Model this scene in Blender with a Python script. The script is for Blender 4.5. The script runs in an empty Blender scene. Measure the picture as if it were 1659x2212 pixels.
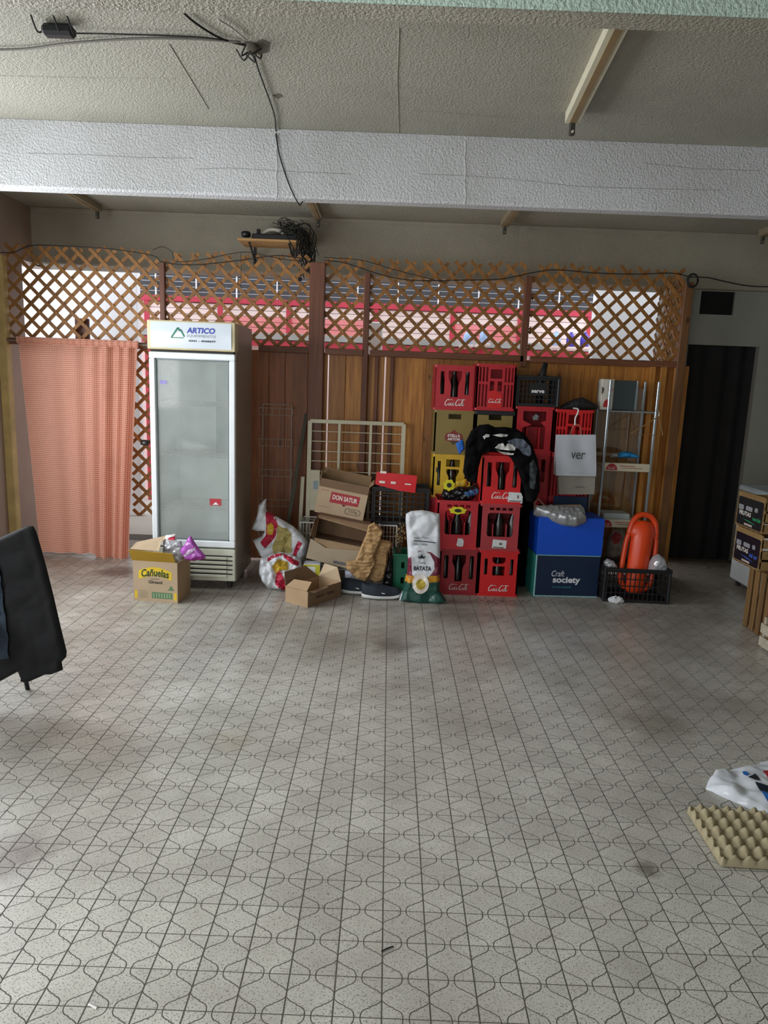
import bpy, bmesh, math, random
from math import sin, cos, pi, sqrt, radians, atan2, hypot, floor as fl
from mathutils import Vector, Matrix, noise
from mathutils.geometry import tessellate_polygon, delaunay_2d_cdt
random.seed(7)
scene = bpy.context.scene
COL = scene.collection
# ------------------------------------------------------------------ camera
FPX, CX, CY, EYE = 1540.0, 829.5, 1106.0, 1.58
PITCH, ROLL, YAW = 0.18076, 0.038086, 0.0014075
def _rot():
    cp, sp = cos(PITCH), sin(PITCH)
    Rx = Matrix(((1, 0, 0), (0, -sp, -cp), (0, cp, -sp)))
    c, s = cos(YAW), sin(YAW)
    Rz = Matrix(((c, s, 0), (-s, c, 0), (0, 0, 1)))
    c, s = cos(ROLL), sin(ROLL)
    Rr = Matrix(((c, -s, 0), (s, c, 0), (0, 0, 1)))
    return Rr @ Rx @ Rz
CM = _rot()
EYEP = Vector((0, 0, EYE))
cam_data = bpy.data.cameras.new('camera')
cam_data.sensor_fit = 'HORIZONTAL'; cam_data.sensor_width = 36.0
cam_data.lens = 36.0 * FPX / 1659.0
cam_data.clip_start = 0.02
cam = bpy.data.objects.new('camera', cam_data); COL.objects.link(cam)
R3 = Matrix((CM[0], -CM[1], -CM[2])).transposed()
cam.matrix_world = Matrix.Translation(EYEP) @ R3.to_4x4()
scene.camera = cam
# ------------------------------------------------------------------ light and exposure
scene.view_settings.view_transform = 'Standard'
scene.view_settings.look = 'None'
scene.view_settings.gamma = 1.0
scene.view_settings.use_curve_mapping = False
scene.view_settings.exposure = 0.12
try:
    scene.cycles.use_denoising = True
    scene.cycles.max_bounces = 7
    scene.cycles.diffuse_bounces = 4
    scene.cycles.glossy_bounces = 4
    scene.cycles.transparent_max_bounces = 10
    scene.cycles.use_adaptive_sampling = True
    scene.cycles.adaptive_threshold = 0.035
    scene.cycles.sample_clamp_indirect = 6.0
except Exception:
    pass
world = bpy.data.worlds.new('sky'); scene.world = world
world.use_nodes = True
wn = world.node_tree.nodes; wn.clear()
wo = wn.new('ShaderNodeOutputWorld'); wb = wn.new('ShaderNodeBackground')
wb.inputs[0].default_value = (0.88, 0.93, 1.0, 1); wb.inputs[1].default_value = 2.0   # even overcast sky
world.node_tree.links.new(wb.outputs[0], wo.inputs[0])
def area(name, loc, direction, sx, sy, power, col):
    d = bpy.data.lights.new(name, 'AREA'); d.shape = 'RECTANGLE'; d.size = sx; d.size_y = sy
    d.energy = power; d.color = col
    o = bpy.data.objects.new(name, d); COL.objects.link(o)
    o.location = loc
    o.rotation_euler = Vector(direction).to_track_quat('-Z', 'Y').to_euler()
    return o
# daylight entering through the open shop front behind the camera and the windows of the left wall
area('daylight_shop_front', (-1.5, -2.45, 1.45), (0.05, 1, -0.02), 2.6, 2.2, 28, (1.0, 0.98, 0.93))
area('daylight_window', (-3.16, 0.9, 1.75), (1, 0.1, -0.05), 2.2, 1.3, 78, (0.95, 0.97, 1.0))
area('daylight_window', (-3.16, 4.15, 1.75), (1, -0.1, -0.1), 1.7, 1.3, 78, (0.90, 0.95, 1.0))

# ------------------------------------------------------------------ pixel -> place helpers (1659 x 2212 frame)
def ray(px, py):
    return CM.transposed() @ Vector(((px - CX) / FPX, (py - CY) / FPX, 1.0))
def G(px, py, z=0.0):
    d = ray(px, py); return EYEP + d * ((z - EYE) / d.z)
def at(px, py, Y):
    d = ray(px, py); return EYEP + d * (Y / d.y)
def atX(px, py, X):
    d = ray(px, py); return EYEP + d * (X / d.x)
def on_plane(px, py, o, n):
    d = ray(px, py); n = Vector(n); return EYEP + d * ((Vector(o) - EYEP).dot(n) / d.dot(n))
# ------------------------------------------------------------------ materials
def lin(c):
    if isinstance(c, str):
        c = tuple(int(c[i:i + 2], 16) / 255 for i in (0, 2, 4))
    return tuple(x / 12.92 if x <= 0.04045 else ((x + 0.055) / 1.055) ** 2.4 for x in c)
MATS = {}
def new_mat(name):
    m = bpy.data.materials.new(name); m.use_nodes = True
    nt = m.node_tree; nt.nodes.clear()
    out = nt.nodes.new('ShaderNodeOutputMaterial')
    b = nt.nodes.new('ShaderNodeBsdfPrincipled')
    nt.links.new(b.outputs[0], out.inputs[0])
    return m, nt, b, out
def N(nt, t, **kw):
    n = nt.nodes.new(t)
    for k, v in kw.items():
        if k.startswith('i_'):
            key = k[2:]
            n.inputs[int(key) if key.isdigit() else key].default_value = v
        else: setattr(n, k, v)
    return n
def mixc(nt, fac, a, b, blend='MIX'):
    m = nt.nodes.new('ShaderNodeMix'); m.data_type = 'RGBA'; m.blend_type = blend
    for idx, v in ((0, fac), (6, a), (7, b)):
        if hasattr(v, 'is_linked') or hasattr(v, 'links'): nt.links.new(v, m.inputs[idx])
        elif idx == 0: m.inputs[0].default_value = v
        else: m.inputs[idx].default_value = (*v[:3], 1)
    return m.outputs[2]
def ramp(nt, fac, stops):
    r = nt.nodes.new('ShaderNodeValToRGB')
    while len(r.color_ramp.elements) > 1: r.color_ramp.elements.remove(r.color_ramp.elements[-1])
    for i, (p, c) in enumerate(stops):
        e = r.color_ramp.elements[0] if i == 0 else r.color_ramp.elements.new(p)
        e.position = p; e.color = (*c[:3], 1) if not isinstance(c, (int, float)) else (c, c, c, 1)
    nt.links.new(fac, r.inputs[0]); return r.outputs[0]
def coords(nt, kind='Object', scale=(1, 1, 1)):
    if kind == 'Position':
        s = nt.nodes.new('ShaderNodeNewGeometry').outputs['Position']
    else:
        s = nt.nodes.new('ShaderNodeTexCoord').outputs[kind]
    mp = nt.nodes.new('ShaderNodeMapping'); mp.inputs['Scale'].default_value = scale
    nt.links.new(s, mp.inputs[0]); return mp.outputs[0]
def ntex(nt, vec, scale, detail=4, rough=.55):
    n = nt.nodes.new('ShaderNodeTexNoise'); n.inputs['Scale'].default_value = scale
    n.inputs['Detail'].default_value = detail; n.inputs['Roughness'].default_value = rough
    nt.links.new(vec, n.inputs['Vector']); return n.outputs['Fac']
def bumped(nt, b, h, strength=.3, dist=.01):
    bp = nt.nodes.new('ShaderNodeBump'); bp.inputs['Strength'].default_value = strength
    bp.inputs['Distance'].default_value = dist
    nt.links.new(h, bp.inputs['Height']); nt.links.new(bp.outputs[0], b.inputs['Normal'])
def plain(name, c, rough=.6, var=.12, scale=6, metal=0, bump=0, bscale=60, spec=.5, emit=None, coat=0):
    """one painted / plastic / paper surface with slight mottling"""
    if name in MATS: return MATS[name]
    m, nt, b, out = new_mat(name); c = lin(c)
    v = coords(nt, 'Object')
    f = ntex(nt, v, scale)
    lo = tuple(x * (1 - var) for x in c); hi = tuple(min(1, x * (1 + var)) for x in c)
    col = ramp(nt, f, [(.3, lo), (.7, hi)])
    nt.links.new(col, b.inputs['Base Color'])
    b.inputs['Roughness'].default_value = rough; b.inputs['Metallic'].default_value = metal
    b.inputs['Specular IOR Level'].default_value = spec
    if coat: b.inputs['Coat Weight'].default_value = coat; b.inputs['Coat Roughness'].default_value = .12
    if bump: bumped(nt, b, ntex(nt, v, bscale, 3), bump, .004)
    if emit:
        b.inputs['Emission Color'].default_value = (*c, 1); b.inputs['Emission Strength'].default_value = emit
    MATS[name] = m; return m
def wood(name, dark, light, axis=2, scale=9, rough=.55, objvar=.25, knots=True):
    if name in MATS: return MATS[name]
    m, nt, b, out = new_mat(name); d, l = lin(dark), lin(light)
    s = [1, 1, 1]; s[axis] = .06
    pos = nt.nodes.new('ShaderNodeTexCoord').outputs['Object']
    inf = nt.nodes.new('ShaderNodeObjectInfo')
    add = nt.nodes.new('ShaderNodeVectorMath'); add.operation = 'MULTIPLY_ADD'
    comb = nt.nodes.new('ShaderNodeCombineXYZ')
    for i in range(3): nt.links.new(inf.outputs['Random'], comb.inputs[i])
    nt.links.new(comb.outputs[0], add.inputs[0]); add.inputs[1].default_value = (17, 11, 23); nt.links.new(pos, add.inputs[2])
    mp = nt.nodes.new('ShaderNodeMapping'); mp.inputs['Scale'].default_value = s
    nt.links.new(add.outputs[0], mp.inputs[0])
    g = ntex(nt, mp.outputs[0], scale * 6, 5, .6)
    g2 = ntex(nt, mp.outputs[0], scale, 2, .5)
    col = mixc(nt, ramp(nt, g, [(.32, 0.0), (.68, 1.0)]), d, l)
    col = mixc(nt, ramp(nt, g2, [(.3, 0.0), (.75, .55)]), col, tuple(x * .72 for x in d))
    if knots:
        vor = nt.nodes.new('ShaderNodeTexVoronoi'); vor.inputs['Scale'].default_value = 2.6
        mp2 = nt.nodes.new('ShaderNodeMapping'); s2 = [1.6, 1.6, 1.6]; s2[axis] = .8
        mp2.inputs['Scale'].default_value = s2; nt.links.new(add.outputs[0], mp2.inputs[0]); nt.links.new(mp2.outputs[0], vor.inputs['Vector'])
        col = mixc(nt, ramp(nt, vor.outputs['Distance'], [(.035, .85), (.075, 0.0)]), col, tuple(x * .25 for x in d))
    hsv = nt.nodes.new('ShaderNodeHueSaturation')
    mr = nt.nodes.new('ShaderNodeMapRange'); mr.inputs[3].default_value = 1 - objvar; mr.inputs[4].default_value = 1 + objvar
    nt.links.new(inf.outputs['Random'], mr.inputs[0]); nt.links.new(mr.outputs[0], hsv.inputs['Value']); nt.links.new(col, hsv.inputs['Color'])
    nt.links.new(hsv.outputs[0], b.inputs['Base Color'])
    b.inputs['Roughness'].default_value = rough
    bumped(nt, b, g, .12, .003)
    MATS[name] = m; return m
def stucco(name, c, c2, bscale=70, bstr=.6, rough=.5, stain=.5):
    if name in MATS: return MATS[name]
    m, nt, b, out = new_mat(name); c = lin(c); c2 = lin(c2)
    p = coords(nt, 'Position')
    big = ntex(nt, p, 1.1, 5, .6)
    col = mixc(nt, ramp(nt, big, [(.38, 0.0), (.72, stain)]), c, c2)
    sp = ntex(nt, p, 190, 2)
    col = mixc(nt, ramp(nt, sp, [(.60, 0.0), (.75, .22)]), col, tuple(x * .45 for x in c2))
    nt.links.new(col, b.inputs['Base Color']); b.inputs['Roughness'].default_value = rough
    bumped(nt, b, ntex(nt, p, bscale, 3, .6), bstr, .02)
    MATS[name] = m; return m
def glass(name, tint=(.9, .95, .93), gloss=.12, rough=.02, haze=0.0, hazecol=(.8, .85, .82)):
    """thin pane: fresnel mix of clear and mirror, with an optional pale diffuse haze"""
    if name in MATS: return MATS[name]
    m = bpy.data.materials.new(name); m.use_nodes = True; nt = m.node_tree; nt.nodes.clear()
    out = nt.nodes.new('ShaderNodeOutputMaterial')
    tr = N(nt, 'ShaderNodeBsdfTransparent', i_0=(*tint, 1)); gl = N(nt, 'ShaderNodeBsdfGlossy', i_Roughness=rough)
    fr = N(nt, 'ShaderNodeFresnel', i_IOR=1.5)
    mul = N(nt, 'ShaderNodeMath', operation='ADD', i_1=gloss); nt.links.new(fr.outputs[0], mul.inputs[0])
    mx = nt.nodes.new('ShaderNodeMixShader'); nt.links.new(mul.outputs[0], mx.inputs[0]); nt.links.new(tr.outputs[0], mx.inputs[1]); nt.links.new(gl.outputs[0], mx.inputs[2])
    last = mx.outputs[0]
    if haze:
        df = N(nt, 'ShaderNodeBsdfDiffuse', i_0=(*hazecol, 1))
        p = coords(nt, 'Object'); f = ntex(nt, p, 4, 4)
        fac = ramp(nt, f, [(.3, haze * .75), (.75, haze * 1.2)])
        m2 = nt.nodes.new('ShaderNodeMixShader'); nt.links.new(fac, m2.inputs[0]); nt.links.new(last, m2.inputs[1]); nt.links.new(df.outputs[0], m2.inputs[2]); last = m2.outputs[0]
    nt.links.new(last, out.inputs[0])
    MATS[name] = m; return m
# ------------------------------------------------------------------ mesh builder
XF = {}
def frame(o, r, u):
    """local (a,b,c) -> o + a*r + b*u + c*n with n = r x u (towards the viewer for right/up)"""
    r = Vector(r).normalized(); u = Vector(u).normalized(); n = r.cross(u)
    m = Matrix((r, u, n)).transposed().to_4x4(); m.translation = Vector(o); return m
IDENT = Matrix.Identity(4)
class MB:
    def __init__(self): self.v = []; self.f = []
    def add(self, vs, fs, m=None):
        k = len(self.v)
        self.v += [tuple((m @ Vector(p)) if m is not None else p) for p in vs]
        self.f += [tuple(i + k for i in f) for f in fs]; return self
    def box(self, x0, x1, y0, y1, z0, z1, m=None):
        vs = [(x, y, z) for x in (x0, x1) for y in (y0, y1) for z in (z0, z1)]
        return self.add(vs, [(0, 1, 3, 2), (4, 6, 7, 5), (0, 4, 5, 1), (2, 3, 7, 6), (0, 2, 6, 4), (1, 5, 7, 3)], m)
    def bbox(self, x0, x1, y0, y1, z0, z1, r=.004, m=None):
        """box with chamfered edges"""
        r = min(r, (x1 - x0) * .49, (y1 - y0) * .49, (z1 - z0) * .49)
        bm = bmesh.new(); bmesh.ops.create_cube(bm, size=1)
        for v in bm.verts:
            v.co = ((x0 if v.co.x < 0 else x1), (y0 if v.co.y < 0 else y1), (z0 if v.co.z < 0 else z1))
        bmesh.ops.bevel(bm, geom=bm.edges[:], offset=r, segments=1, affect='EDGES')
        bm.verts.index_update()
        vs = [tuple(v.co) for v in bm.verts]; fs = [tuple(v.index for v in f.verts) for f in bm.faces]; bm.free()
        return self.add(vs, fs, m)
    def bar(self, p0, p1, w, h, up=(0, 0, 1), m=None):
        p0, p1 = Vector(p0), Vector(p1); d = (p1 - p0); L = d.length; d.normalize()
        up = Vector(up); s = d.cross(up)
        if s.length < 1e-5: s = d.cross(Vector((1, 0, 0)))
        s.normalize(); u = s.cross(d)
        vs = [p0 + d * a + s * b + u * c for a in (0, L) for b in (-w / 2, w / 2) for c in (-h / 2, h / 2)]
        return self.add([tuple(x) for x in vs], [(0, 1, 3, 2), (4, 6, 7, 5), (0, 4, 5, 1), (2, 3, 7, 6), (0, 2, 6, 4), (1, 5, 7, 3)], m)
    def tube(self, pts, r, n=6, m=None, cap=True):
        pts = [Vector(p) for p in pts]; k = len(pts)
        rr = r if isinstance(r, (list, tuple)) else [r] * k
        vs = []; side = None
        for i, p in enumerate(pts):
            d = (pts[min(i + 1, k - 1)] - pts[max(i - 1, 0)])
            if d.length < 1e-9: d = Vector((0, 0, 1))
            d.normalize()
            if side is None:
                side = d.cross(Vector((0, 0, 1)))
                if side.length < 1e-3: side = d.cross(Vector((1, 0, 0)))
            side = side - d * side.dot(d)
            if side.length < 1e-6: side = d.orthogonal()
            side.normalize(); up = d.cross(side)
            for j in range(n):
                a = 2 * pi * j / n; vs.append(tuple(p + (side * cos(a) + up * sin(a)) * rr[i]))
        fs = [(i * n + j, i * n + (j + 1) % n, (i + 1) * n + (j + 1) % n, (i + 1) * n + j) for i in range(k - 1) for j in range(n)]
        if cap: fs += [tuple(range(n))[::-1], tuple(range((k - 1) * n, k * n))]
        return self.add(vs, fs, m)
    def lathe(self, prof, n=20, m=None, cap=True, sx=1, sy=1):
        vs = [(r * cos(2 * pi * j / n) * sx, r * sin(2 * pi * j / n) * sy, z) for r, z in prof for j in range(n)]
        k = len(prof)
        fs = [(i * n + j, i * n + (j + 1) % n, (i + 1) * n + (j + 1) % n, (i + 1) * n + j) for i in range(k - 1) for j in range(n)]
        if cap: fs += [tuple(range(n))[::-1], tuple(range((k - 1) * n, k * n))]
        return self.add(vs, fs, m)
    def plate(self, outer, holes, t, m=None):
        """flat panel in local (a,b) with holes, from c=-t to c=0"""
        loops = [[Vector((p[0], p[1], 0)) for p in outer]] + [[Vector((p[0], p[1], 0)) for p in h] for h in holes]
        flat = [p for l in loops for p in l]; n = len(flat)
        tri = tessellate_polygon(loops)
        vs = [(p.x, p.y, 0) for p in flat] + [(p.x, p.y, -t) for p in flat]
        fs = []
        for a, b, c in tri:
            pa, pb, pc = flat[a], flat[b], flat[c]
            if (pb - pa).cross(pc - pa).z < 0: a, b, c = a, c, b
            fs += [(a, b, c), (a + n, c + n, b + n)]
        k = 0
        for l in loops:
            L = len(l)
            for i in range(L):
                a, b = k + i, k + (i + 1) % L; fs.append((a, b, b + n, a + n))
            k += L
        return self.add(vs, fs, m)
    def grid(self, fn, nu, nv, m=None, closed_u=False):
        vs = [fn(i / nu, j / nv) for j in range(nv + 1) for i in range(nu + 1)]
        fs = [(j * (nu + 1) + i, j * (nu + 1) + i + 1, (j + 1) * (nu + 1) + i + 1, (j + 1) * (nu + 1) + i) for j in range(nv) for i in range(nu)]
        return self.add(vs, fs, m)
    def mesh(self, name, mat=None, smooth=False, inv=None, fixn=True):
        me = bpy.data.meshes.new(name)
        v = [tuple(inv @ Vector(p)) for p in self.v] if inv is not None else self.v
        me.from_pydata(v, [], self.f)
        if fixn:
            bm = bmesh.new(); bm.from_mesh(me); bmesh.ops.recalc_face_normals(bm, faces=bm.faces[:]); bm.to_mesh(me); bm.free()
        if mat: me.materials.append(mat)
        if smooth:
            me.shade_smooth()
        me.update(); return me
    def build(self, name, mat, parent=None, smooth=False, world=False, fixn=True, label=None):
        inv = XF[parent.name].inverted() if (world and parent is not None) else None
        o = bpy.data.objects.new(name, self.mesh(name, mat, smooth, inv, fixn)); COL.objects.link(o)
        if parent is not None: o.parent = parent; XF[o.name] = XF[parent.name]
        else: XF[o.name] = IDENT.copy()
        if label: o['label'] = label
        return o
def thing(name, label, cat, loc=(0, 0, 0), rotz=0, group=None, rot=None):
    o = bpy.data.objects.new(name, None); COL.objects.link(o); o.empty_display_size = .05
    o.location = loc; o.rotation_euler = rot if rot else (0, 0, rotz)
    XF[o.name] = Matrix.Translation(Vector(loc)) @ o.rotation_euler.to_matrix().to_4x4()
    o['label'] = label; o['category'] = cat
    if group: o['group'] = group
    return o
def tag(o, label, cat, group=None, kind=None):
    o['label'] = label; o['category'] = cat
    if group: o['group'] = group
    if kind: o['kind'] = kind
    return o
def structure(o, label=None, cat=None):
    o['kind'] = 'structure'
    if label: o['label'] = label
    if cat: o['category'] = cat
    return o
def part_copy(src, parent, loc=None, rot=None, name=None):
    c = src.copy(); c.parent = parent; COL.objects.link(c)
    if loc is not None: c.location = loc
    if rot is not None: c.rotation_euler = rot
    return c
def shade_auto(o, ang=40):
    o.data.shade_smooth()
    o.data.set_sharp_from_angle(angle=radians(ang))
    return o
def rect(x0, x1, y0, y1): return [(x0, y0), (x1, y0), (x1, y1), (x0, y1)]
def rrect(x0, x1, y0, y1, r, n=3):
    pts = []
    for cx, cy, a0 in ((x1 - r, y0 + r, -90), (x1 - r, y1 - r, 0), (x0 + r, y1 - r, 90), (x0 + r, y0 + r, 180)):
        for i in range(n + 1):
            a = radians(a0 + 90 * i / n); pts.append((cx + r * cos(a), cy + r * sin(a)))
    return pts
def ellipse(cx, cy, rx, ry, n=20): return [(cx + rx * cos(2 * pi * i / n), cy + ry * sin(2 * pi * i / n)) for i in range(n)]
def catmull(pts, n=6, closed=False):
    P = [Vector(p) for p in pts]; out = []; k = len(P)
    for i in range(k if closed else k - 1):
        p0 = P[(i - 1) % k] if closed or i > 0 else P[0]; p1 = P[i]; p2 = P[(i + 1) % k]; p3 = P[(i + 2) % k] if closed or i + 2 < k else P[k - 1]
        for j in range(n):
            t = j / n
            out.append(.5 * ((2 * p1) + (p2 - p0) * t + (2 * p0 - 5 * p1 + 4 * p2 - p3) * t * t + (3 * p1 - p0 - 3 * p2 + p3) * t ** 3))
    if not closed: out.append(P[-1])
    return out
# ------------------------------------------------------------------ lettering and flat print
def text_verts(body, size, shear=0, bold=0, align='CENTER', space=1.0):
    cu = bpy.data.curves.new('t', 'FONT'); cu.body = body; cu.size = size; cu.shear = shear
    cu.align_x = align; cu.align_y = 'CENTER'; cu.offset = bold; cu.space_character = space; cu.resolution_u = 3
    ob = bpy.data.objects.new('t', cu); COL.objects.link(ob)
    bpy.context.view_layer.update()
    me = bpy.data.meshes.new_from_object(ob)
    vs = [tuple(v.co) for v in me.vertices]; fs = [tuple(p.vertices) for p in me.polygons]
    bpy.data.objects.remove(ob); bpy.data.curves.remove(cu); bpy.data.meshes.remove(me)
    return vs, fs
def lettering(body, size, mat, parent, fr, at2=(0, 0), width=None, shear=0, bold=0, warp=None, name='lettering', world=False, lift=.0012, height=None, hfun=None):
    vs, fs = text_verts(body, size, shear, bold)
    if not vs: return None
    x0 = min(v[0] for v in vs); x1 = max(v[0] for v in vs); y0 = min(v[1] for v in vs); y1 = max(v[1] for v in vs)
    sx = (width / (x1 - x0)) if width else 1; sy = (height / (y1 - y0)) if height else (sx if width and not height else 1)
    mx, my = (x0 + x1) / 2, (y0 + y1) / 2; out = []
    for v in vs:
        a, b = (v[0] - mx) * sx, (v[1] - my) * sy
        if warp: a, b = warp(a, b)
        a += at2[0]; b += at2[1]
        out.append((a, b, lift + (hfun(a, b) if hfun else 0)))
    mb = MB(); mb.add(out, fs, fr); return mb.build(name, mat, parent, world=world, fixn=False)
def flat_print(outline, mat, parent, fr, lift=.0008, holes=(), name='print', world=False, hfun=None, step=None):
    mb = MB()
    if hfun is None:
        loops = [[Vector((p[0], p[1], 0)) for p in outline]] + [[Vector((p[0], p[1], 0)) for p in h] for h in holes]
        fl_ = [p for l in loops for p in l]
        tri = []
        for a, b, c in tessellate_polygon(loops):
            if (fl_[b] - fl_[a]).cross(fl_[c] - fl_[a]).z < 0: a, b, c = a, c, b
            tri.append((a, b, c))
        mb.add([(p.x, p.y, lift) for p in fl_], tri, fr)
    else:
        vs, fs = fill(outline, step or .02)
        mb.add([(a, b, hfun(a, b) + lift) for a, b in vs], fs, fr)
    return mb.build(name, mat, parent, world=world, fixn=False)
SCRIPT = []
def _script():
    """hand-drawn flowing strokes for the drink name: (points, pen width) in a box about 3.1 wide, 1 high"""
    C = [(.62, .86), (.52, .98), (.34, .9), (.16, .62), (.1, .3), (.22, .06), (.42, .1), (.56, .3)]
    Ct = [(.3, .98), (.6, .86), (.95, .96), (1.2, .78)]
    o = [(.78, .44), (.66, .34), (.66, .12), (.78, .06), (.88, .2), (.86, .4), (.76, .44), (.92, .36)]
    c = [(1.16, .4), (1.04, .42), (.98, .22), (1.06, .06), (1.2, .14)]
    a = [(1.46, .4), (1.32, .42), (1.26, .2), (1.34, .06), (1.46, .2), (1.5, .42), (1.47, .12), (1.6, .1)]
    h = [(1.56, .28), (1.74, .3)]
    S = [(C, .11), (Ct, .05), (o, .08), (c, .08), (a, .08), (h, .07)]
    dx = 1.62
    S += [([(x + dx, y) for x, y in C], .11), ([(1.9, 1.0), (2.2, .9), (2.55, .98), (2.95, 1.0), (3.1, .86)], .05), ([(x + dx, y) for x, y in o], .08)]
    S += [([(2.66, .1), (2.62, .3), (2.78, .86), (2.66, .9), (2.6, .5), (2.64, .1), (2.78, .1)], .07), ([(x + dx - .16 + .0, y) for x, y in a], .08)]
    return S
def script_logo(mat, parent, fr, at2, width, name='lettering', lift=.0015, world=False):
    mb = MB(); s = width / 3.2
    for pts, w in _script():
        P = catmull([(x, y, 0) for x, y in pts], 5); vs = []; k = len(P)
        for i, p in enumerate(P):
            d = P[min(i + 1, k - 1)] - P[max(i - 1, 0)]; d.normalize()
            t = i / (k - 1); ww = w * (.45 + .55 * sin(pi * min(max(t, .05), .95)))
            n = Vector((-d.y, d.x * .6 + .25, 0)); n.normalize()
            for sgn in (-1, 1):
                q = p + n * ww * .5 * sgn * 1.25
                vs.append((at2[0] + (q.x - 1.6) * s + (q.y - .5) * s * .15, at2[1] + (q.y - .5) * s, lift))
        mb.add(vs, [(2 * i, 2 * i + 1, 2 * i + 3, 2 * i + 2) for i in range(k - 1)], fr)
    return mb.build(name, mat, parent, world=world, fixn=False)
# ------------------------------------------------------------------ stuffed / crumpled shapes from an outline
def inside(p, poly):
    x, y = p; c = False; n = len(poly)
    for i in range(n):
        x1, y1 = poly[i]; x2, y2 = poly[i - 1]
        if (y1 > y) != (y2 > y) and x < (x2 - x1) * (y - y1) / (y2 - y1) + x1: c = not c
    return c
def edge_dist(p, poly):
    best = 1e9; x, y = p; n = len(poly)
    for i in range(n):
        x1, y1 = poly[i]; x2, y2 = poly[i - 1]; dx, dy = x2 - x1, y2 - y1
        L = dx * dx + dy * dy; t = 0 if L == 0 else max(0, min(1, ((x - x1) * dx + (y - y1) * dy) / L))
        best = min(best, hypot(x - x1 - t * dx, y - y1 - t * dy))
    return best
def densify(poly, step):
    out = []
    for i in range(len(poly)):
        a, b = poly[i], poly[(i + 1) % len(poly)]; L = hypot(b[0] - a[0], b[1] - a[1]); k = max(1, int(L / step))
        out += [(a[0] + (b[0] - a[0]) * j / k, a[1] + (b[1] - a[1]) * j / k) for j in range(k)]
    return out
def fill(outline, step):
    poly = densify(outline, step); n = len(poly)
    x0 = min(p[0] for p in poly); x1 = max(p[0] for p in poly); y0 = min(p[1] for p in poly); y1 = max(p[1] for p in poly)
    pts = list(poly); j = 0; y = y0 + step * .5
    while y < y1:
        x = x0 + (step * .5 if j % 2 else 0)
        while x < x1:
            if inside((x, y), poly) and edge_dist((x, y), poly) > step * .45: pts.append((x, y))
            x += step
        y += step * .866; j += 1
    vs, es, fs, *_ = delaunay_2d_cdt([Vector(p) for p in pts], [(i, (i + 1) % n) for i in range(n)], [], 1, 1e-6)
    return [(v.x, v.y) for v in vs], [tuple(f) for f in fs]
class Pillow:
    """a soft or crumpled body: traced outline, thickness, wrinkles; front height h(a,b)"""
    def __init__(self, outline, thick, soft=.08, wr=.012, wscale=14, seed=0, back=.6, ridge=0, power=.5, extra=None):
        self.o = outline; self.t = thick; self.soft = soft; self.wr = wr; self.ws = wscale; self.seed = seed; self.back = back; self.ridge = ridge; self.p = power; self.extra = extra
    def prof(self, a, b):
        if not inside((a, b), self.o): return 0.0
        d = min(1, edge_dist((a, b), self.o) / self.soft)
        return (1 - (1 - d) ** 2) ** self.p
    def wrinkle(self, a, b):
        v = Vector((a * self.ws, b * self.ws, self.seed))
        w = noise.noise(v) + .6 * (1 - 2 * abs(noise.noise(v * 1.7 + Vector((3, 1, 5)))))
        if self.ridge:
            d = noise.voronoi(v * .9 + Vector((9, 2, 1)))[0]
            w += self.ridge * (2.4 * min(d[1] - d[0], .9) - 1.0)
        return w * self.wr
    def h(self, a, b):
        f = self.prof(a, b)
        return self.t * f + self.wrinkle(a, b) * min(1, f * 1.6) + (self.extra(a, b) * f if self.extra else 0)
    def build(self, name, mat, parent, fr, step=.02, world=False, smooth=True, back=True):
        vs, fs = fill(self.o, step); n = len(vs)
        front = [(a, b, self.h(a, b)) for a, b in vs]
        mb = MB()
        if back:
            rear = [(a, b, -self.t * self.back * self.prof(a, b) - .0015) for a, b in vs]
            mb.add(front + rear, fs + [tuple(i + n for i in f[::-1]) for f in fs], fr)
            m = len(densify(self.o, step))
            k = len(mb.f); mb.f += [(i, (i + 1) % m, (i + 1) % m + n, i + n) for i in range(m)]
        else: mb.add(front, fs, fr)
        return mb.build(name, mat, parent, smooth=smooth, world=world)
def px_outline(pts, fr, o, n):
    """pixels -> local (a,b) on the plane of frame fr"""
    inv = fr.inverted(); out = []
    for x, y in pts:
        q = inv @ on_plane(x, y, o, n); out.append((q.x, q.y))
    return out
# ================================================================== THE SETTING
CEIL, BEAM_Z, WALL_Y, LINT_Y = 2.975, 2.607, 6.70, 6.62
XL, XR, YB = -3.22, 3.62, -2.6
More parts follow.
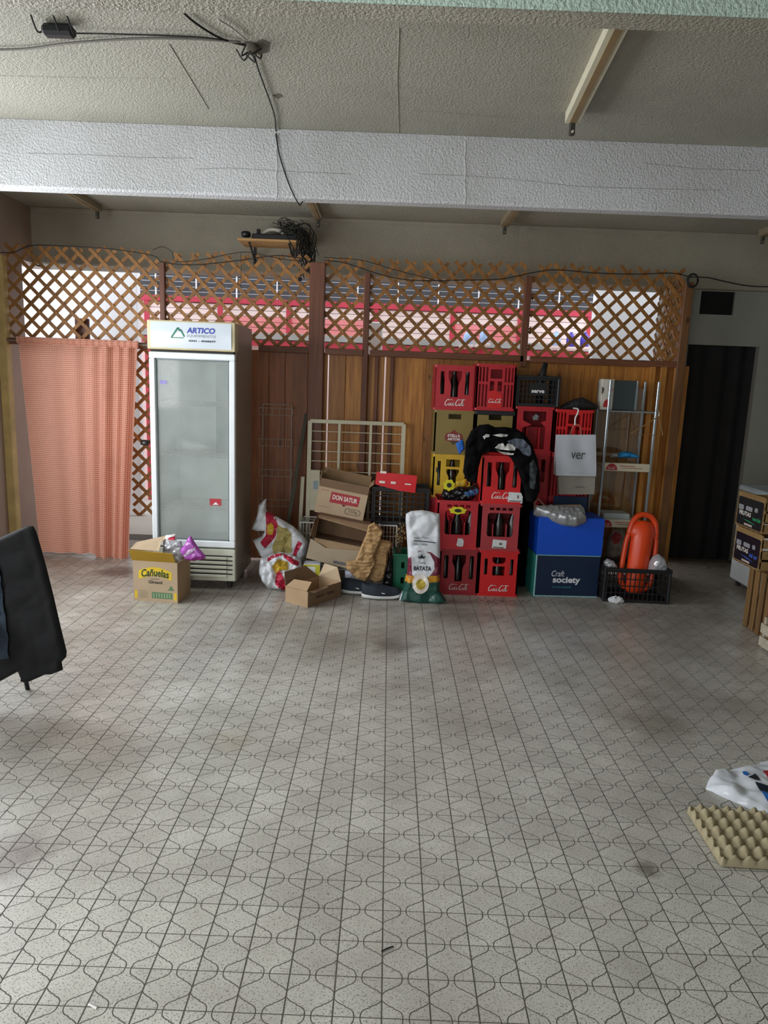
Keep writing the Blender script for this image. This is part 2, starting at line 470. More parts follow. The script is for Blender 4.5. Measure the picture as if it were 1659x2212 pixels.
# ---- floor: dark joints below, patterned cement tiles on top
def tile_material():
    m, nt, b, out = new_mat('cement_tile')
    p = coords(nt, 'Position')
    big = ntex(nt, p, .9, 5, .62); mid = ntex(nt, p, 5.5, 4, .6); sp = ntex(nt, p, 210, 2, .5); sp2 = ntex(nt, p, 95, 2, .5)
    col = mixc(nt, ramp(nt, mid, [(.3, 0.0), (.75, 1.0)]), lin('d6d4cb'), lin('bebbb1'))
    col = mixc(nt, ramp(nt, big, [(.42, 0.0), (.72, .75)]), col, lin('97938a'))
    col = mixc(nt, ramp(nt, sp, [(.56, 0.0), (.64, .7)]), col, lin('5d5850'))
    col = mixc(nt, ramp(nt, sp2, [(.62, 0.0), (.70, .6)]), col, lin('6b675e'))
    st = ntex(nt, coords(nt, 'Position', (1, .6, 1)), 2.3, 3, .5)
    col = mixc(nt, ramp(nt, st, [(.66, 0.0), (.78, .5)]), col, lin('6f6a5e'))
    inf = nt.nodes.new('ShaderNodeObjectInfo')
    hs = nt.nodes.new('ShaderNodeHueSaturation'); mr = nt.nodes.new('ShaderNodeMapRange'); mr.inputs[3].default_value = .93; mr.inputs[4].default_value = 1.06
    nt.links.new(inf.outputs['Random'], mr.inputs[0]); nt.links.new(mr.outputs[0], hs.inputs['Value']); nt.links.new(col, hs.inputs['Color'])
    # floor colour turns browner towards the back, broken up by noise
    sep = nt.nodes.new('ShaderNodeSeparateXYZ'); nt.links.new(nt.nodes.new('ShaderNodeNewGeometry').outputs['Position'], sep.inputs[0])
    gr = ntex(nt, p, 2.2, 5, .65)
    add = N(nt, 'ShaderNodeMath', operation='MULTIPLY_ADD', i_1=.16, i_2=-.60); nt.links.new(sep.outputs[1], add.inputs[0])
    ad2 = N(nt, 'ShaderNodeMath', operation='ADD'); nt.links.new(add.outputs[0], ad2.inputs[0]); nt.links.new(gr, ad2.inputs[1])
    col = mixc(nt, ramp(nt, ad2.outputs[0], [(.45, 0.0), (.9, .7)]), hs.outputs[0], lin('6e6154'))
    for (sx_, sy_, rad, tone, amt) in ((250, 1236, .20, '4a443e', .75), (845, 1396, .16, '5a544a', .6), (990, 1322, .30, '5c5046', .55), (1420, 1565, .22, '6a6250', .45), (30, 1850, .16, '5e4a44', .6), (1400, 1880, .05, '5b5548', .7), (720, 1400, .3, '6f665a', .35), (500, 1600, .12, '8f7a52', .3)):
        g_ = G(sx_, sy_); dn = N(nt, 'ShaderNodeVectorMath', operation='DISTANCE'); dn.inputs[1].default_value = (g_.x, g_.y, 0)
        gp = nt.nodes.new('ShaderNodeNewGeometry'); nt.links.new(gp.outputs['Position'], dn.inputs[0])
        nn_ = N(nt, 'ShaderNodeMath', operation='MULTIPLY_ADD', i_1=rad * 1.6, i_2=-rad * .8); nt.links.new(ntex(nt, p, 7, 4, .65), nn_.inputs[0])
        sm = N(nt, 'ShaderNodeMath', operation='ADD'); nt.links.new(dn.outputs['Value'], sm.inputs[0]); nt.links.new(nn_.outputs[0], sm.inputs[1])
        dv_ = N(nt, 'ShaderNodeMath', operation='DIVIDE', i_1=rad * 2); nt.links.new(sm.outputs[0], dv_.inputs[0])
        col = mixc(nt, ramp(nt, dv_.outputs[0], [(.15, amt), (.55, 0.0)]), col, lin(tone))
    nt.links.new(col, b.inputs['Base Color'])
    nt.links.new(ramp(nt, mid, [(.3, .2), (.7, .42)]), b.inputs['Roughness'])
    bumped(nt, b, ntex(nt, p, 90, 3), .06, .003)
    return m
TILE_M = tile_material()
P = .1245
x_line = G(824, 2212).x; y_line = G(827, 2199.9).y
GROUT = plain('floor_joint', '55524a', .9, .15, 40)
XA, XB, YA, YC = XL, XR, YB, 6.9
floor = MB().box(XA - .2, XB + .2, YA - .2, YC, -.12, -.0005).build('floor', GROUT)
structure(floor, 'floor of small cement tiles with a lantern pattern and dark joints')
QC = [(.436, 0), (.432, .06), (.42, .11), (.395, .15), (.36, .183), (.315, .208), (.27, .226), (.248, .233), (.238, .262), (.20, .278), (.155, .299), (.11, .325), (.07, .354), (.035, .387), (.012, .415), (0, .43)]
def offs(pts, e):
    out = []
    for i, p in enumerate(pts):
        a, b = pts[max(0, i - 1)], pts[min(len(pts) - 1, i + 1)]
        d = Vector((b[0] - a[0], b[1] - a[1])).normalized(); n = Vector((d.y, -d.x))   # points away from the corner
        if i in (0,): n = Vector((1, 0))
        if i == len(pts) - 1: n = Vector((0, 1))
        out.append((p[0] + n.x * e, p[1] + n.y * e))
    return out
E_ = .0125; EX = .017
qi = [(max(x, EX), max(y, E_)) for x, y in offs(QC, -E_)]
quarter = [(EX, E_)] + [q for q in qi]
qo = [(max(x, EX), max(y, E_)) for x, y in offs(QC, E_)]
body_loop = []
for fx, fy, rev in ((0, 0, True), (1, 0, False), (1, 1, True), (0, 1, False)):
    seq = [((1 - x) if fx else x, (1 - y) if fy else y) for x, y in qo]
    # loop runs counter-clockwise: corner (0,0) from its left point to its bottom point
    body_loop += seq[::-1] if rev else seq
def tile_mesh(full=True):
    mb = MB(); h = .0005
    def slab(poly):
        k = len(poly); vs = [((x - .5) * P, (y - .5) * P, 0) for x, y in poly]
        area2 = sum(vs[i][0] * vs[(i + 1) % k][1] - vs[(i + 1) % k][0] * vs[i][1] for i in range(k))
        if area2 < 0: vs = vs[::-1]
        low = [(x, y, -h) for x, y, z in vs]
        mb.add(vs + low, [tuple(range(k))] + [(i, i + k, (i + 1) % k + k, (i + 1) % k) for i in range(k)])
    slab(body_loop)
    for fx, fy in ((0, 0), (1, 0), (1, 1), (0, 1)):
        slab([((1 - x) if fx else x, (1 - y) if fy else y) for x, y in quarter])
    return mb
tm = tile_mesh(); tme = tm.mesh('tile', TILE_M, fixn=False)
cells = []
nx0 = int(fl((XA - x_line) / P)) + 1; nx1 = int(fl((XB - x_line) / P)) - 1
ny0 = int(fl((YA - y_line) / P)) + 1; ny1 = int(fl((6.6 - y_line) / P))
for i in range(nx0, nx1 + 1):
    for j in range(ny0, ny1 + 1):
        x, y = x_line + (i + .5) * P, y_line + (j + .5) * P
        q = CM @ (Vector((x, y, 0)) - EYEP)
        vis = q.z > .2 and -60 < CX + FPX * q.x / q.z < 1719 and CY + FPX * q.y / q.z < 2265
        cells.append((not vis, y, x))
cells.sort()
for k, (nv, y, x) in enumerate(cells[:300]):
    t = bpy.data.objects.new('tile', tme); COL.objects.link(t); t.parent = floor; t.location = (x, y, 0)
big = MB()
for nv, y, x in cells[300:]:
    if y < -.3 and nv: continue
    k = len(big.v); big.v += [(a + x, b + y, c) for a, b, c in tm.v]; big.f += [tuple(i + k for i in f) for f in tm.f]
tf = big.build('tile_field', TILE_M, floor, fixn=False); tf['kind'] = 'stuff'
# ---- walls, ceiling, beams
CONC = stucco('ceiling_plaster', 'ada99a', '827d6c', 95, .75, .48)
BEAMM = stucco('beam_plaster', 'd3d4d6', 'a6a6a2', 80, .7, .5)
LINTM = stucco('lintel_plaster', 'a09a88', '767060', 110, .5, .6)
LWALL = stucco('left_wall_paint', 'a08d7f', '7d6a60', 40, .1, .6)
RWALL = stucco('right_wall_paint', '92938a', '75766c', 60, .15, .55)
DARK = plain('shade_black', '0c0c0d', .9)  # near-black colour painted in for the shade behind vent and doorway
structure(MB().box(XL - .25, XR + .25, YB - .2, 7.0, CEIL, CEIL + .2).build('ceiling', CONC), 'rough plastered concrete ceiling slab')
beam_lab = {4.385: 'white plastered ceiling beam above the room, nearer the lattice', 2.185: 'ceiling beam along the top edge of the picture'}
for yb in (4.385, 2.185, -.02, -2.2):
    bm_ = structure(MB().bbox(XL - .05, XR + .05, yb, yb + .112, BEAM_Z, CEIL + .01, .012).build('ceiling_beam', BEAMM if yb > 3 else CONC), beam_lab.get(yb, 'plastered ceiling beam behind the camera'))
    if yb < 3: MB().bbox(XL - .04, XR + .04, yb - .006, yb + .002, BEAM_Z - .004, CEIL, .002).build('mint_face', stucco('beam_mint', 'c0d6c9', '9fb0a4', 80, .7, .5), bm_)  # thin mint-coloured plate over the beam's front face
    if yb == 4.385:
        for (px, y0, y1) in ((598, 292, 432), (1005, 306, 442)):
            a, b = at(px, y0, yb), at(px, y1, yb)
            pts = [(a.x + (b.x - a.x) * t + .004 * sin(t * 17), yb - .001, a.z + (b.z - a.z) * t) for t in [i / 8 for i in range(9)]]
            MB().tube(pts, .0035, 5).build('plaster_seam', BEAMM, bm_)
        CR = plain('crack_line', '86857e', .9)
        for pts in ([(60, 331), (180, 334), (300, 340), (420, 342)], [(910, 376), (1000, 379), (1100, 386), (1240, 402), (1340, 406), (1560, 411)], [(420, 365), (500, 363), (640, 371), (760, 376)], [(1390, 352), (1500, 364), (1640, 369)]):
            MB().tube([tuple(at(x, y, yb - .0005)) for x, y in pts], .0012, 4).build('crack', CR, bm_)
for pts in ([(862, 60), (858, 170), (862, 292)], [(868, 238), (980, 245), (1110, 256)], [(365, 95), (405, 160), (450, 235)], [(0, 163), (180, 168), (380, 170)]):
    s = MB().tube([tuple(G(x, y, CEIL - .0005)) for x, y in pts], .003, 5).build('plaster_seam', CONC, bpy.data.objects['ceiling'])
# lintel across the back, soffit lit from outside
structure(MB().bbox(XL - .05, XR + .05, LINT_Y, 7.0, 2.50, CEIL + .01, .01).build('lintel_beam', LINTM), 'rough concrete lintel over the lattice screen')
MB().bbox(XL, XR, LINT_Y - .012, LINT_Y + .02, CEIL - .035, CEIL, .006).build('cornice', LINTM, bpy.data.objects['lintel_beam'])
# right part of the back wall with doorway and vent hole
fr = frame((0, WALL_Y, 0), (1, 0, 0), (0, 0, 1))
dl, dr, dt = at(1487, 742, WALL_Y).x, at(1641, 750, WALL_Y).x, 2.02
pxl = at(1440, 700, WALL_Y).x
v0, v1 = at(1516, 627, WALL_Y), at(1583, 681, WALL_Y)
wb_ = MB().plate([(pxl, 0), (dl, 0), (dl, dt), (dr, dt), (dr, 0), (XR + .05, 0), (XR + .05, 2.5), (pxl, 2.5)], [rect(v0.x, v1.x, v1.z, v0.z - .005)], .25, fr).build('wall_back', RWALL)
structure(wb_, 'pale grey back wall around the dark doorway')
MB().bbox(pxl - .01, dl - .02, WALL_Y - .03, WALL_Y, 0, 2.5, .004).build('pier', stucco('pier_tan', 'c9b393', 'ac9677', 60, .15, .7), wb_)
MB().box(v0.x - .02, v1.x + .02, WALL_Y + .025, WALL_Y + .06, v1.z - .02, v0.z + .02).build('vent_shade', DARK, wb_)  # black sheet stands in for the shade inside the vent hole
# side walls: the left one has window openings, the shop front behind the camera is open
frl = frame((XL, 0, 0), (0, 1, 0), (0, 0, 1))
wl = MB().plate([(YB, 0), (7.4, 0), (7.4, 1.79), (6.42, 1.79), (6.42, 2.5), (7.0, 2.5), (7.0, CEIL), (YB, CEIL)], [rect(-.2, 2.0, 1.1, 2.4), rect(3.3, 5.0, 1.1, 2.4)], .2, frame((XL, 0, 0), (0, 1, 0), (0, 0, 1))).build('wall_left', LWALL)
structure(wl, 'brownish painted wall at the far left')
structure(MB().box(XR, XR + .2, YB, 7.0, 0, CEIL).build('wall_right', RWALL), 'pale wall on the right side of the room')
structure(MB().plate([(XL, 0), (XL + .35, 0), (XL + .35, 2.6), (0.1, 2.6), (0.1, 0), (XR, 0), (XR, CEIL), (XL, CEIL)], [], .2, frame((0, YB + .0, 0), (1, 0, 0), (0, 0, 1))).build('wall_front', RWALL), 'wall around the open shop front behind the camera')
for k, (y0, y1) in enumerate(((-.2, 2.0), (3.3, 5.0))):
    w = thing('window_%d' % (k + 1), 'wooden window frame in the left wall', 'window', (XL - .1, y0, 1.1)); del w['category']; w['kind'] = 'structure'
    fm = MB(); L = y1 - y0
    for a, b, c, d in ((0, L, 0, .05), (0, L, 1.25, 1.3), (0, .05, 0, 1.3), (L - .05, L, 0, 1.3), (L / 2 - .025, L / 2 + .025, 0, 1.3)): fm.box(-.02, .03, a, b, c, d)
    fm.build('window_frame', plain('window_paint', 'c9c6bb', .5), w)
# yellowish corner trim by the left wall
TRIMM = plain('ochre_trim', 'b39a62', .5, .2, 5)
t0 = at(12, 602, 5.97)
structure(MB().bbox(XL, XL + .072, 5.96, 6.04, 0, 2.47, .006).build('trim_1', TRIMM), 'ochre painted wooden corner trim beside the gingham curtain')
# dark curtain inside the doorway
BLK = plain('black_drape', '141416', .85, .3, 5)
def drape(u, v):
    x = dl + .003 + (dr - dl - .006) * u; ph = u * 22 + .5 * sin(u * 9)
    return (x, WALL_Y + .07 + .03 * sin(ph) * (.5 + .5 * u) , .006 + (dt - .01) * v)
dc = MB().grid(drape, 60, 10).build('door_drape', BLK, smooth=True)
tag(dc, 'black cloth hanging in the dark doorway by the pale wall', 'curtain')
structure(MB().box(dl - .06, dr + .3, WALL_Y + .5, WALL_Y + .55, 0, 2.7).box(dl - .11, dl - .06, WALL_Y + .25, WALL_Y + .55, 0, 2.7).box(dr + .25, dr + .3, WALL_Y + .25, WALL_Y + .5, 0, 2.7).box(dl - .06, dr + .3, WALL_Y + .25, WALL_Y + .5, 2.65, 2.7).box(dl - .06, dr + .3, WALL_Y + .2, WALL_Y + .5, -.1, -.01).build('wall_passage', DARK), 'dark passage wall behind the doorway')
# ================================================================== OUTSIDE, seen through the lattice
WHT = plain('white_panel', 'f2f3f6', .7, .03)
GRND = stucco('yard_concrete', 'bdb8ad', 'a09a8d', 50, .2, .8)
structure(MB().box(-7, 7, 6.9, 14, -.14, -.02).build('ground_outside', GRND), 'pale concrete yard behind the lattice screen')
def out_wall(name, px0, px1, Y, z1, lab, th=.12):
    a, b = at(px0, 650, Y).x, at(px1, 650, Y).x
    w = MB().bbox(a, b, Y, Y + th, -.02, z1, .01).build(name, WHT); return tag(w, lab, 'panel')
out_wall('white_partition', 0, 296, 7.9, 2.72, 'white partition behind the left lattice panel')
out_wall('white_partition', 1287, 1540, 7.9, 2.72, 'white partition behind the lattice near the dark doorway')
cpx = at(812, 650, 7.3)
tag(MB().bbox(at(794, 650, 7.3).x, at(829, 650, 7.3).x, 7.3, 7.42, -.02, 2.16, .01).build('white_post', WHT), 'white post outside between two lattice panels', 'post')
KY = 9.0
RED = plain('red_paint', 'c23a4c', .5, .12); PINK = plain('shutter_slat_paint', 'f3dcd6', .6, .05); PINK2 = plain('shutter_slat_red', 'ee8f8f', .6, .06)
ks = thing('kiosk', 'red framed kiosk with pale slatted shutters outside the lattice', 'kiosk', (0, KY, -.02))
def kx(px): return at(px, 690, KY).x
def kz(py): return at(800, py, KY).z
m = MB(); m.box(kx(280), kx(1288), KY - .03, KY + .06, kz(667), kz(655)).build('fascia', RED, ks, world=True)
for px in (318, 476, 624, 812, 978, 1124, 1274):
    MB().box(kx(px) - .03, kx(px) + .03, KY - .02, KY + .05, -.02, kz(660)).build('upright', RED, ks, world=True)
MB().box(kx(300), kx(1285), KY - .06, KY + .1, kz(742), kz(728)).build('sill', plain('grey_sill', 'a9a6a2', .6), ks, world=True)
MB().box(kx(300), kx(1285), KY - .04, KY + .06, kz(756), kz(744)).build('sill_band', RED, ks, world=True)
zlo, zhi = kz(728), kz(668); ups = [318, 476, 624, 812, 978, 1124, 1274]
for a, b in zip(ups[:-1], ups[1:]):
    n = 5
    for i in range(n):
        z0 = zlo + (zhi - zlo) * i / n; z1 = zlo + (zhi - zlo) * (i + 1) / n - .006
        mt = PINK2 if (a, b) in ((476, 624), (624, 812), (978, 1124)) and i in (0, 1, 2) else PINK
        MB().box(kx(a) + .03, kx(b) - .03, KY, KY + .025, z0, z1).build('shutter_slat', mt, ks, world=True)
    MB().box(kx(a) + .03, kx(b) - .03, KY + .02, KY + .05, -.02, kz(756)).build('lower_panel', PINK, ks, world=True)
MB().box(kx(285), kx(1286), KY + .05, KY + .1, -.02, kz(655)).build('back_board', PINK, ks, world=True)
# louvred dark roof over the kiosk: dark boards with pale battens
rf = thing('slatted_roof', 'dark slatted awning roof above the red kiosk frame', 'awning', (0, KY + .2, kz(655)))
LV = plain('louvre_dark', '3a3c40', .6); LVW = plain('louvre_batten', 'e6e8ea', .5)
rz0, rz1 = kz(652), kz(575)
for i in range(7):
    z0 = rz0 + (rz1 - rz0) * i / 7; z1 = rz0 + (rz1 - rz0) * (i + 1) / 7
    MB().box(kx(284), kx(1290), KY + .16, KY + .19, z0, z1 - .008).build('board', LV, rf, world=True)
    MB().box(kx(284), kx(1290), KY + .165, KY + .185, z1 - .008, z1).build('batten', LVW, rf, world=True)
for px in range(330, 1290, 88):
    MB().box(kx(px) - .007, kx(px) + .007, KY + .13, KY + .16, rz0, rz1).build('rib', LVW, rf, world=True)
# ball-like jugs on the kiosk counter (light blue and violet)
BL = plain('jug_blue', 'a9c6ee', .35, .1); VI = plain('jug_violet', '4a3fb0', .35, .2)
for k, (px, py, mt, lab) in enumerate(((1010, 745, BL, 'pale blue water jug on the kiosk sill, further from the doorway'), (1045, 742, BL, 'pale blue water jug on the kiosk sill beside its twin'), (1200, 748, BL, 'light blue ball bag hanging above the violet ones outside'), (1232, 750, VI, 'violet printed bottle at the kiosk corner beside the partition'), (1262, 750, VI, 'violet printed bottle nearest the white partition outside'))):
    q = at(px, py, KY - .45)
    jm = MB().lathe([(.02, 0), (.05, .01), (.055, .06), (.052, .11), (.03, .14), (.018, .15), (.018, .17)], 14, Matrix.Translation((q.x, q.y, q.z))).build('water_jug', mt, smooth=True)
    tag(jm, lab, 'jug')
    MB().bbox(q.x - .06, q.x + .06, KY - .55, KY - .02, q.z - .03, q.z, .004).build('shelf_board', PINK, ks, world=True)
# ================================================================== THE LATTICE SCREEN
LWOOD = wood('lattice_wood', '78501f', 'aa7438', 2, 10, .6, .18, knots=False)
PWOOD = wood('pine_board', '96591f', 'd0923f', 2, 8, .5, .2); PWOODR = wood('pine_board_stained', '6e3c1e', '9c5f33', 2, 8, .5, .2)
RWOOD = wood('rail_wood', '5c3420', '7d4c2c', 0, 8, .55, .15)
POSTW = wood('post_wood', '5a3220', '7d4a2e', 2, 8, .55, .12)
LY = 6.05
def clip_line(c, s, x0, x1, z0, z1):
    """line z = s*(x - c): the part inside the rectangle"""
    pts = []
    for z in (z0, z1):
        x = c + (z - z0) / s
        pts.append((x, z))
    (xa, za), (xb, zb) = pts
    if xa > xb: (xa, za), (xb, zb) = (xb, zb), (xa, za)
    if xb <= x0 or xa >= x1: return None
    def zz(x): return za + (zb - za) * (x - xa) / (xb - xa)
    if xa < x0: za = zz(x0); xa = x0
    if xb > x1: zb = za + (zb - za) * (x1 - xa) / (xb - xa); xb = x1
    if hypot(xb - xa, zb - za) < .05: return None
    return (xa, za), (xb, zb)
PITCH_X = .135
def lattice(label, x0, x1, z0, z1, fr=None, ragged=True, group=None, off=0, name='lattice_panel'):
    fr = fr or frame((0, LY, 0), (1, 0, 0), (0, 0, 1))
    t = thing(name, label, 'lattice', tuple(fr @ Vector(((x0 + x1) / 2, z0, 0))), group=group)
    k0 = int((x0 - (z1 - z0)) / PITCH_X) - 2; k1 = int((x1 + (z1 - z0)) / PITCH_X) + 2
    for s, c in ((1, .004), (-1, .013)):
        for k in range(k0, k1):
            zt = z1 + (random.uniform(-.012, .02) if ragged else 0)
            q = clip_line(k * PITCH_X + off, s, x0, x1, z0, zt)
            if not q: continue
            (xa, za), (xb, zb) = q
            p0 = fr @ Vector((xa, za, c)); p1 = fr @ Vector((xb, zb, c))
            n = fr.to_3x3() @ Vector((0, 0, 1))
            MB().bar(p0, p1, .027, .008, n).build('slat', LWOOD, t, world=True)
    return t
zb, zt = 1.835, 2.555
xs = [at(p, 650, LY).x for p in (12, 344, 357, 668, 702, 786, 799, 1132, 1147, 1476)]
lattice('brown wooden lattice panel above the gingham curtain', xs[0], xs[1], zb, zt)
lattice('brown wooden lattice panel above the glass fridge', xs[2], xs[3], zb, zt - .01)
lattice('narrow wooden lattice panel beside the thick post', xs[4], xs[5], zb, zt - .01)
lattice('wooden lattice panel above the red and gold crates', xs[6], xs[7], zb, zt)
lattice('wooden lattice panel above the glass shelf rack', xs[8], xs[9], zb, zt)
lattice('short lattice return panel running back beside the doorway', 6.10, 6.60, zb, zt, frame((xs[9] - .01, 0, 0), (0, 1, 0), (0, 0, 1)), False)
lattice('tall lattice strip between the gingham curtain and the fridge', at(284, 900, LY + .03).x, -1.15, .36, 1.80, frame((0, LY + .03, 0), (1, 0, 0), (0, 0, 1)), False, off=.03)
# posts and rails
def post(label, px0, px1, z0, z1, y0, y1, mt=POSTW, pyr=650):
    o = MB().bbox(at(px0, pyr, y0).x, at(px1, pyr, y0).x, y0, y1, z0, z1, .004).build('wooden_post', mt)
    return tag(o, label, 'post')
post('thin wooden upright between the curtain lattice and the fridge', 345, 356, 1.80, 2.46, 6.0, 6.045)
post('thick reddish wooden post under the cable shelf', 668, 701, 0, 2.50, 5.97, 6.06)
post('slim wooden upright beside the lit gap in the boards', 786, 799, 0, 2.44, 6.0, 6.045)
post('slim wooden upright ending behind the black crate', 1132, 1147, 1.74, 2.46, 6.0, 6.045)
post('wooden end post of the lattice screen next to the doorway', 1478, 1496, 0, 2.46, 5.99, 6.07, wood('end_post_wood', '6b4526', '936233', 2, 8))
for lab, a, b, z in (('wooden rail under the lattice above the wall boards', 558, 668, 1.815), ('wooden rail under the narrow lattice panel', 702, 786, 1.812), ('wooden rail under the lattice behind the stacked crates', 799, 1132, 1.812), ('wooden rail under the lattice above the shelf rack', 1147, 1478, 1.81), ('dark wooden header rail over the gingham curtain', 20, 330, 1.80)):
    x0, x1 = at(a, 760, 6.0).x, at(b, 760, 6.0).x
    tag(MB().bbox(x0, x1, 6.0, 6.05, z - .03, z + .022, .003).build('wooden_rail', RWOOD), lab, 'rail')
# vertical pine boards below: one partition, each plank a part
part_ = thing('plank_partition', 'wall of upright pine planks below the lattice', 'partition', (.6, 6.06, 0))
x = -1.2; gaps = [at(708, 850, 6.06).x, at(829, 880, 6.06).x]
xend = at(1478, 900, 6.06).x
while x < xend - .05:
    w = random.uniform(.13, .19); x1 = min(x + w, xend)
    g = [q for q in gaps if x < q < x1 + .02]
    if g: x1 = g[0] - .0065
    if x1 - x > .02:
        dz = random.uniform(-.004, .004)
        MB().bbox(x, x1 - .0004, 6.06 + dz, 6.08 + dz, .02, 1.80, .003).build('plank', PWOODR if x1 < -.62 else PWOOD, part_, world=True)
    x = (g[0] + .0065) if g else x1
for px, w in ((806, .03), (839, .03)):
    a = at(px, 900, 6.03).x
    MB().bbox(a, a + w, 6.03, 6.06, 0, 1.79, .003).build('batten', POSTW, part_, world=True)
for px, w in ((1395, .045), (1418, .05), (1447, .035)):
    a = at(px, 900, 6.0).x
    MB().bbox(a, a + w, 6.0, 6.055, 0, 1.785, .003).build('stud', PWOOD, part_, world=True)
# ---- gingham curtain
def gingham():
    m, nt, b, out = new_mat('gingham_cloth')
    uv = nt.nodes.new('ShaderNodeTexCoord').outputs['UV']
    def stripes(comp):
        sx = nt.nodes.new('ShaderNodeSeparateXYZ'); nt.links.new(uv, sx.inputs[0])
        mu = N(nt, 'ShaderNodeMath', operation='MULTIPLY', i_1=62.0); nt.links.new(sx.outputs[comp], mu.inputs[0])
        f = N(nt, 'ShaderNodeMath', operation='FRACT'); nt.links.new(mu.outputs[0], f.inputs[0])
        g = N(nt, 'ShaderNodeMath', operation='GREATER_THAN', i_1=.5); nt.links.new(f.outputs[0], g.inputs[0]); return g.outputs[0]
    a, c = stripes(0), stripes(1)
    ad = N(nt, 'ShaderNodeMath', operation='ADD'); nt.links.new(a, ad.inputs[0]); nt.links.new(c, ad.inputs[1])
    hf = N(nt, 'ShaderNodeMath', operation='MULTIPLY', i_1=.5); nt.links.new(ad.outputs[0], hf.inputs[0])
    col = ramp(nt, hf.outputs[0], [(0, lin('f6d6c4')), (.5, lin('e8a88f')), (1, lin('cf7a5e'))])
    st = ntex(nt, coords(nt, 'Object'), 1.6, 4)
    col = mixc(nt, ramp(nt, st, [(.55, 0.0), (.8, .45)]), col, lin('8a5c3a'))
    nt.links.new(col, b.inputs['Base Color']); b.inputs['Roughness'].default_value = .85; b.inputs['Specular IOR Level'].default_value = .2
    tl = nt.nodes.new('ShaderNodeBsdfTranslucent'); nt.links.new(col, tl.inputs[0])
    mx = nt.nodes.new('ShaderNodeMixShader'); mx.inputs[0].default_value = .5
    nt.links.new(b.outputs[0], mx.inputs[1]); nt.links.new(tl.outputs[0], mx.inputs[2]); nt.links.new(mx.outputs[0], out.inputs[0])
    return m
GING = gingham()
CYc = 5.955
tl_, tr_, bl_, br_ = at(42, 730, CYc), at(300, 741, CYc), at(88, 1190, CYc), at(281, 1197, CYc)
cu = thing('gingham_curtain', 'orange and white gingham curtain hanging from the rail beside the fridge', 'curtain', (-2.7, CYc, .02))
def cfun(u, v):   # v: 0 bottom .. 1 top
    x = (bl_.x + (br_.x - bl_.x) * u) * (1 - v) + (tl_.x + (tr_.x - tl_.x) * u) * v
    z0 = .03 - (.03 if u > .62 else 0) * (1 if u > .62 else 0); z = z0 * (1 - v) + 1.805 * v
    dens = 5 + 17 * u
    f = sin(u * dens * 1.9 + .8 * sin(u * 7)) * (.013 + .016 * u ** 1.5) * (1.15 - .35 * v)
    if u > .6: f += .02 * sin((u - .6) * 40) * (1 - .6 * v)
    f += .006 * sin(v * 5 + u * 4)
    return (x, CYc - .012 + f, z)
nu, nv = 110, 40
mb = MB().grid(cfun, nu, nv)
me_o = mb.build('cloth', GING, cu, smooth=True, world=True)
uvl = me_o.data.uv_layers.new(name='UV')
for poly in me_o.data.polygons:
    for li in poly.loop_indices:
        i = me_o.data.loops[li].vertex_index; a = (i % (nu + 1)) / nu; b = (i // (nu + 1)) / nv
        uvl.data[li].uv = (a * 1.35, b * 1.75)
def header(u, v):
    x = tl_.x - .012 + (tr_.x - tl_.x + .015) * u
    return (x, CYc - .018 + .006 * sin(u * 120) - .012 * sin(pi * v), 1.775 + .055 * v)
h_ = MB().grid(header, 120, 4).build('header_ruffle', GING, cu, smooth=True, world=True)
uvl = h_.data.uv_layers.new(name='UV')
for poly in h_.data.polygons:
    for li in poly.loop_indices:
        i = h_.data.loops[li].vertex_index; uvl.data[li].uv = ((i % 121) / 120 * 1.5, (i // 121) / 4 * .06)
bk = at(178, 706, 6.12)
tag(MB().bbox(bk.x - .055, bk.x + .055, 6.10, 6.14, 1.72, at(178, 688, 6.12).z, .004).build('wood_block', POSTW), 'short brown board end behind the curtain lattice', 'board')
gd = at(308, 957, 5.99); gdt = thing('cable_box', 'small black box on the lattice strip beside the fridge', 'box', (gd.x, 6.0, gd.z))
MB().bbox(gd.x - .03, gd.x + .03, 6.02, 6.0655, gd.z - .022, gd.z + .022, .006).build('body', plain('device_black', '121317', .4), gdt, world=True); MB().bbox(gd.x - .008, gd.x + .008, 6.015, 6.02, gd.z - .008, gd.z + .008, .002).build('label', plain('label_pale_small', 'b9c2c4', .5), gdt, world=True)
tag(MB().tube([(XL + .03, 5.97, 1.80), (tr_.x + .1, 5.97, 1.80)], .009, 8).build('curtain_rod', plain('rod_metal', '8d8478', .4, metal=.7)), 'thin metal rod carrying the gingham curtain', 'rod')
# ================================================================== GLASS FRIDGE
FX0, FX1, FY0, FY1, FZ = -1.708, -1.098, 5.13, 5.75, 1.945
FW = plain('fridge_white', 'd9dcd8', .35, .08, 3); FS = plain('fridge_side_grey', 'a3998c', .38, .14, 2, metal=.15); FI = plain('fridge_lining', 'eaf3ee', .5, .06, 3)
FYL = plain('yellowed_plastic', 'cfc39a', .45, .15, 4); FBK = plain('fridge_dark_gap', '26241f', .7); CHR = plain('wire_chrome', 'cfd3d0', .25, .05, metal=.8)
fg = thing('display_fridge', 'tall upright glass-door drinks fridge beside the gingham curtain', 'fridge', ((FX0 + FX1) / 2, FY0, 0))
def B(*a, mt=FW, name='panel', parent=fg, r=.003): return MB().bbox(*a, r).build(name, mt, parent, world=True)
B(FX1 - .03, FX1, FY0 + .05, FY1, .06, FZ, mt=FS, name='side_panel'); B(FX0, FX0 + .03, FY0 + .05, FY1, .06, FZ, mt=FS, name='side_panel')
B(FX0 + .03, FX1 - .03, FY1 - .04, FY1, .06, FZ, mt=FI, name='back_panel'); B(FX0 + .03, FX1 - .03, FY0 + .05, FY1 - .04, FZ - .03, FZ, mt=FS, name='top_panel')
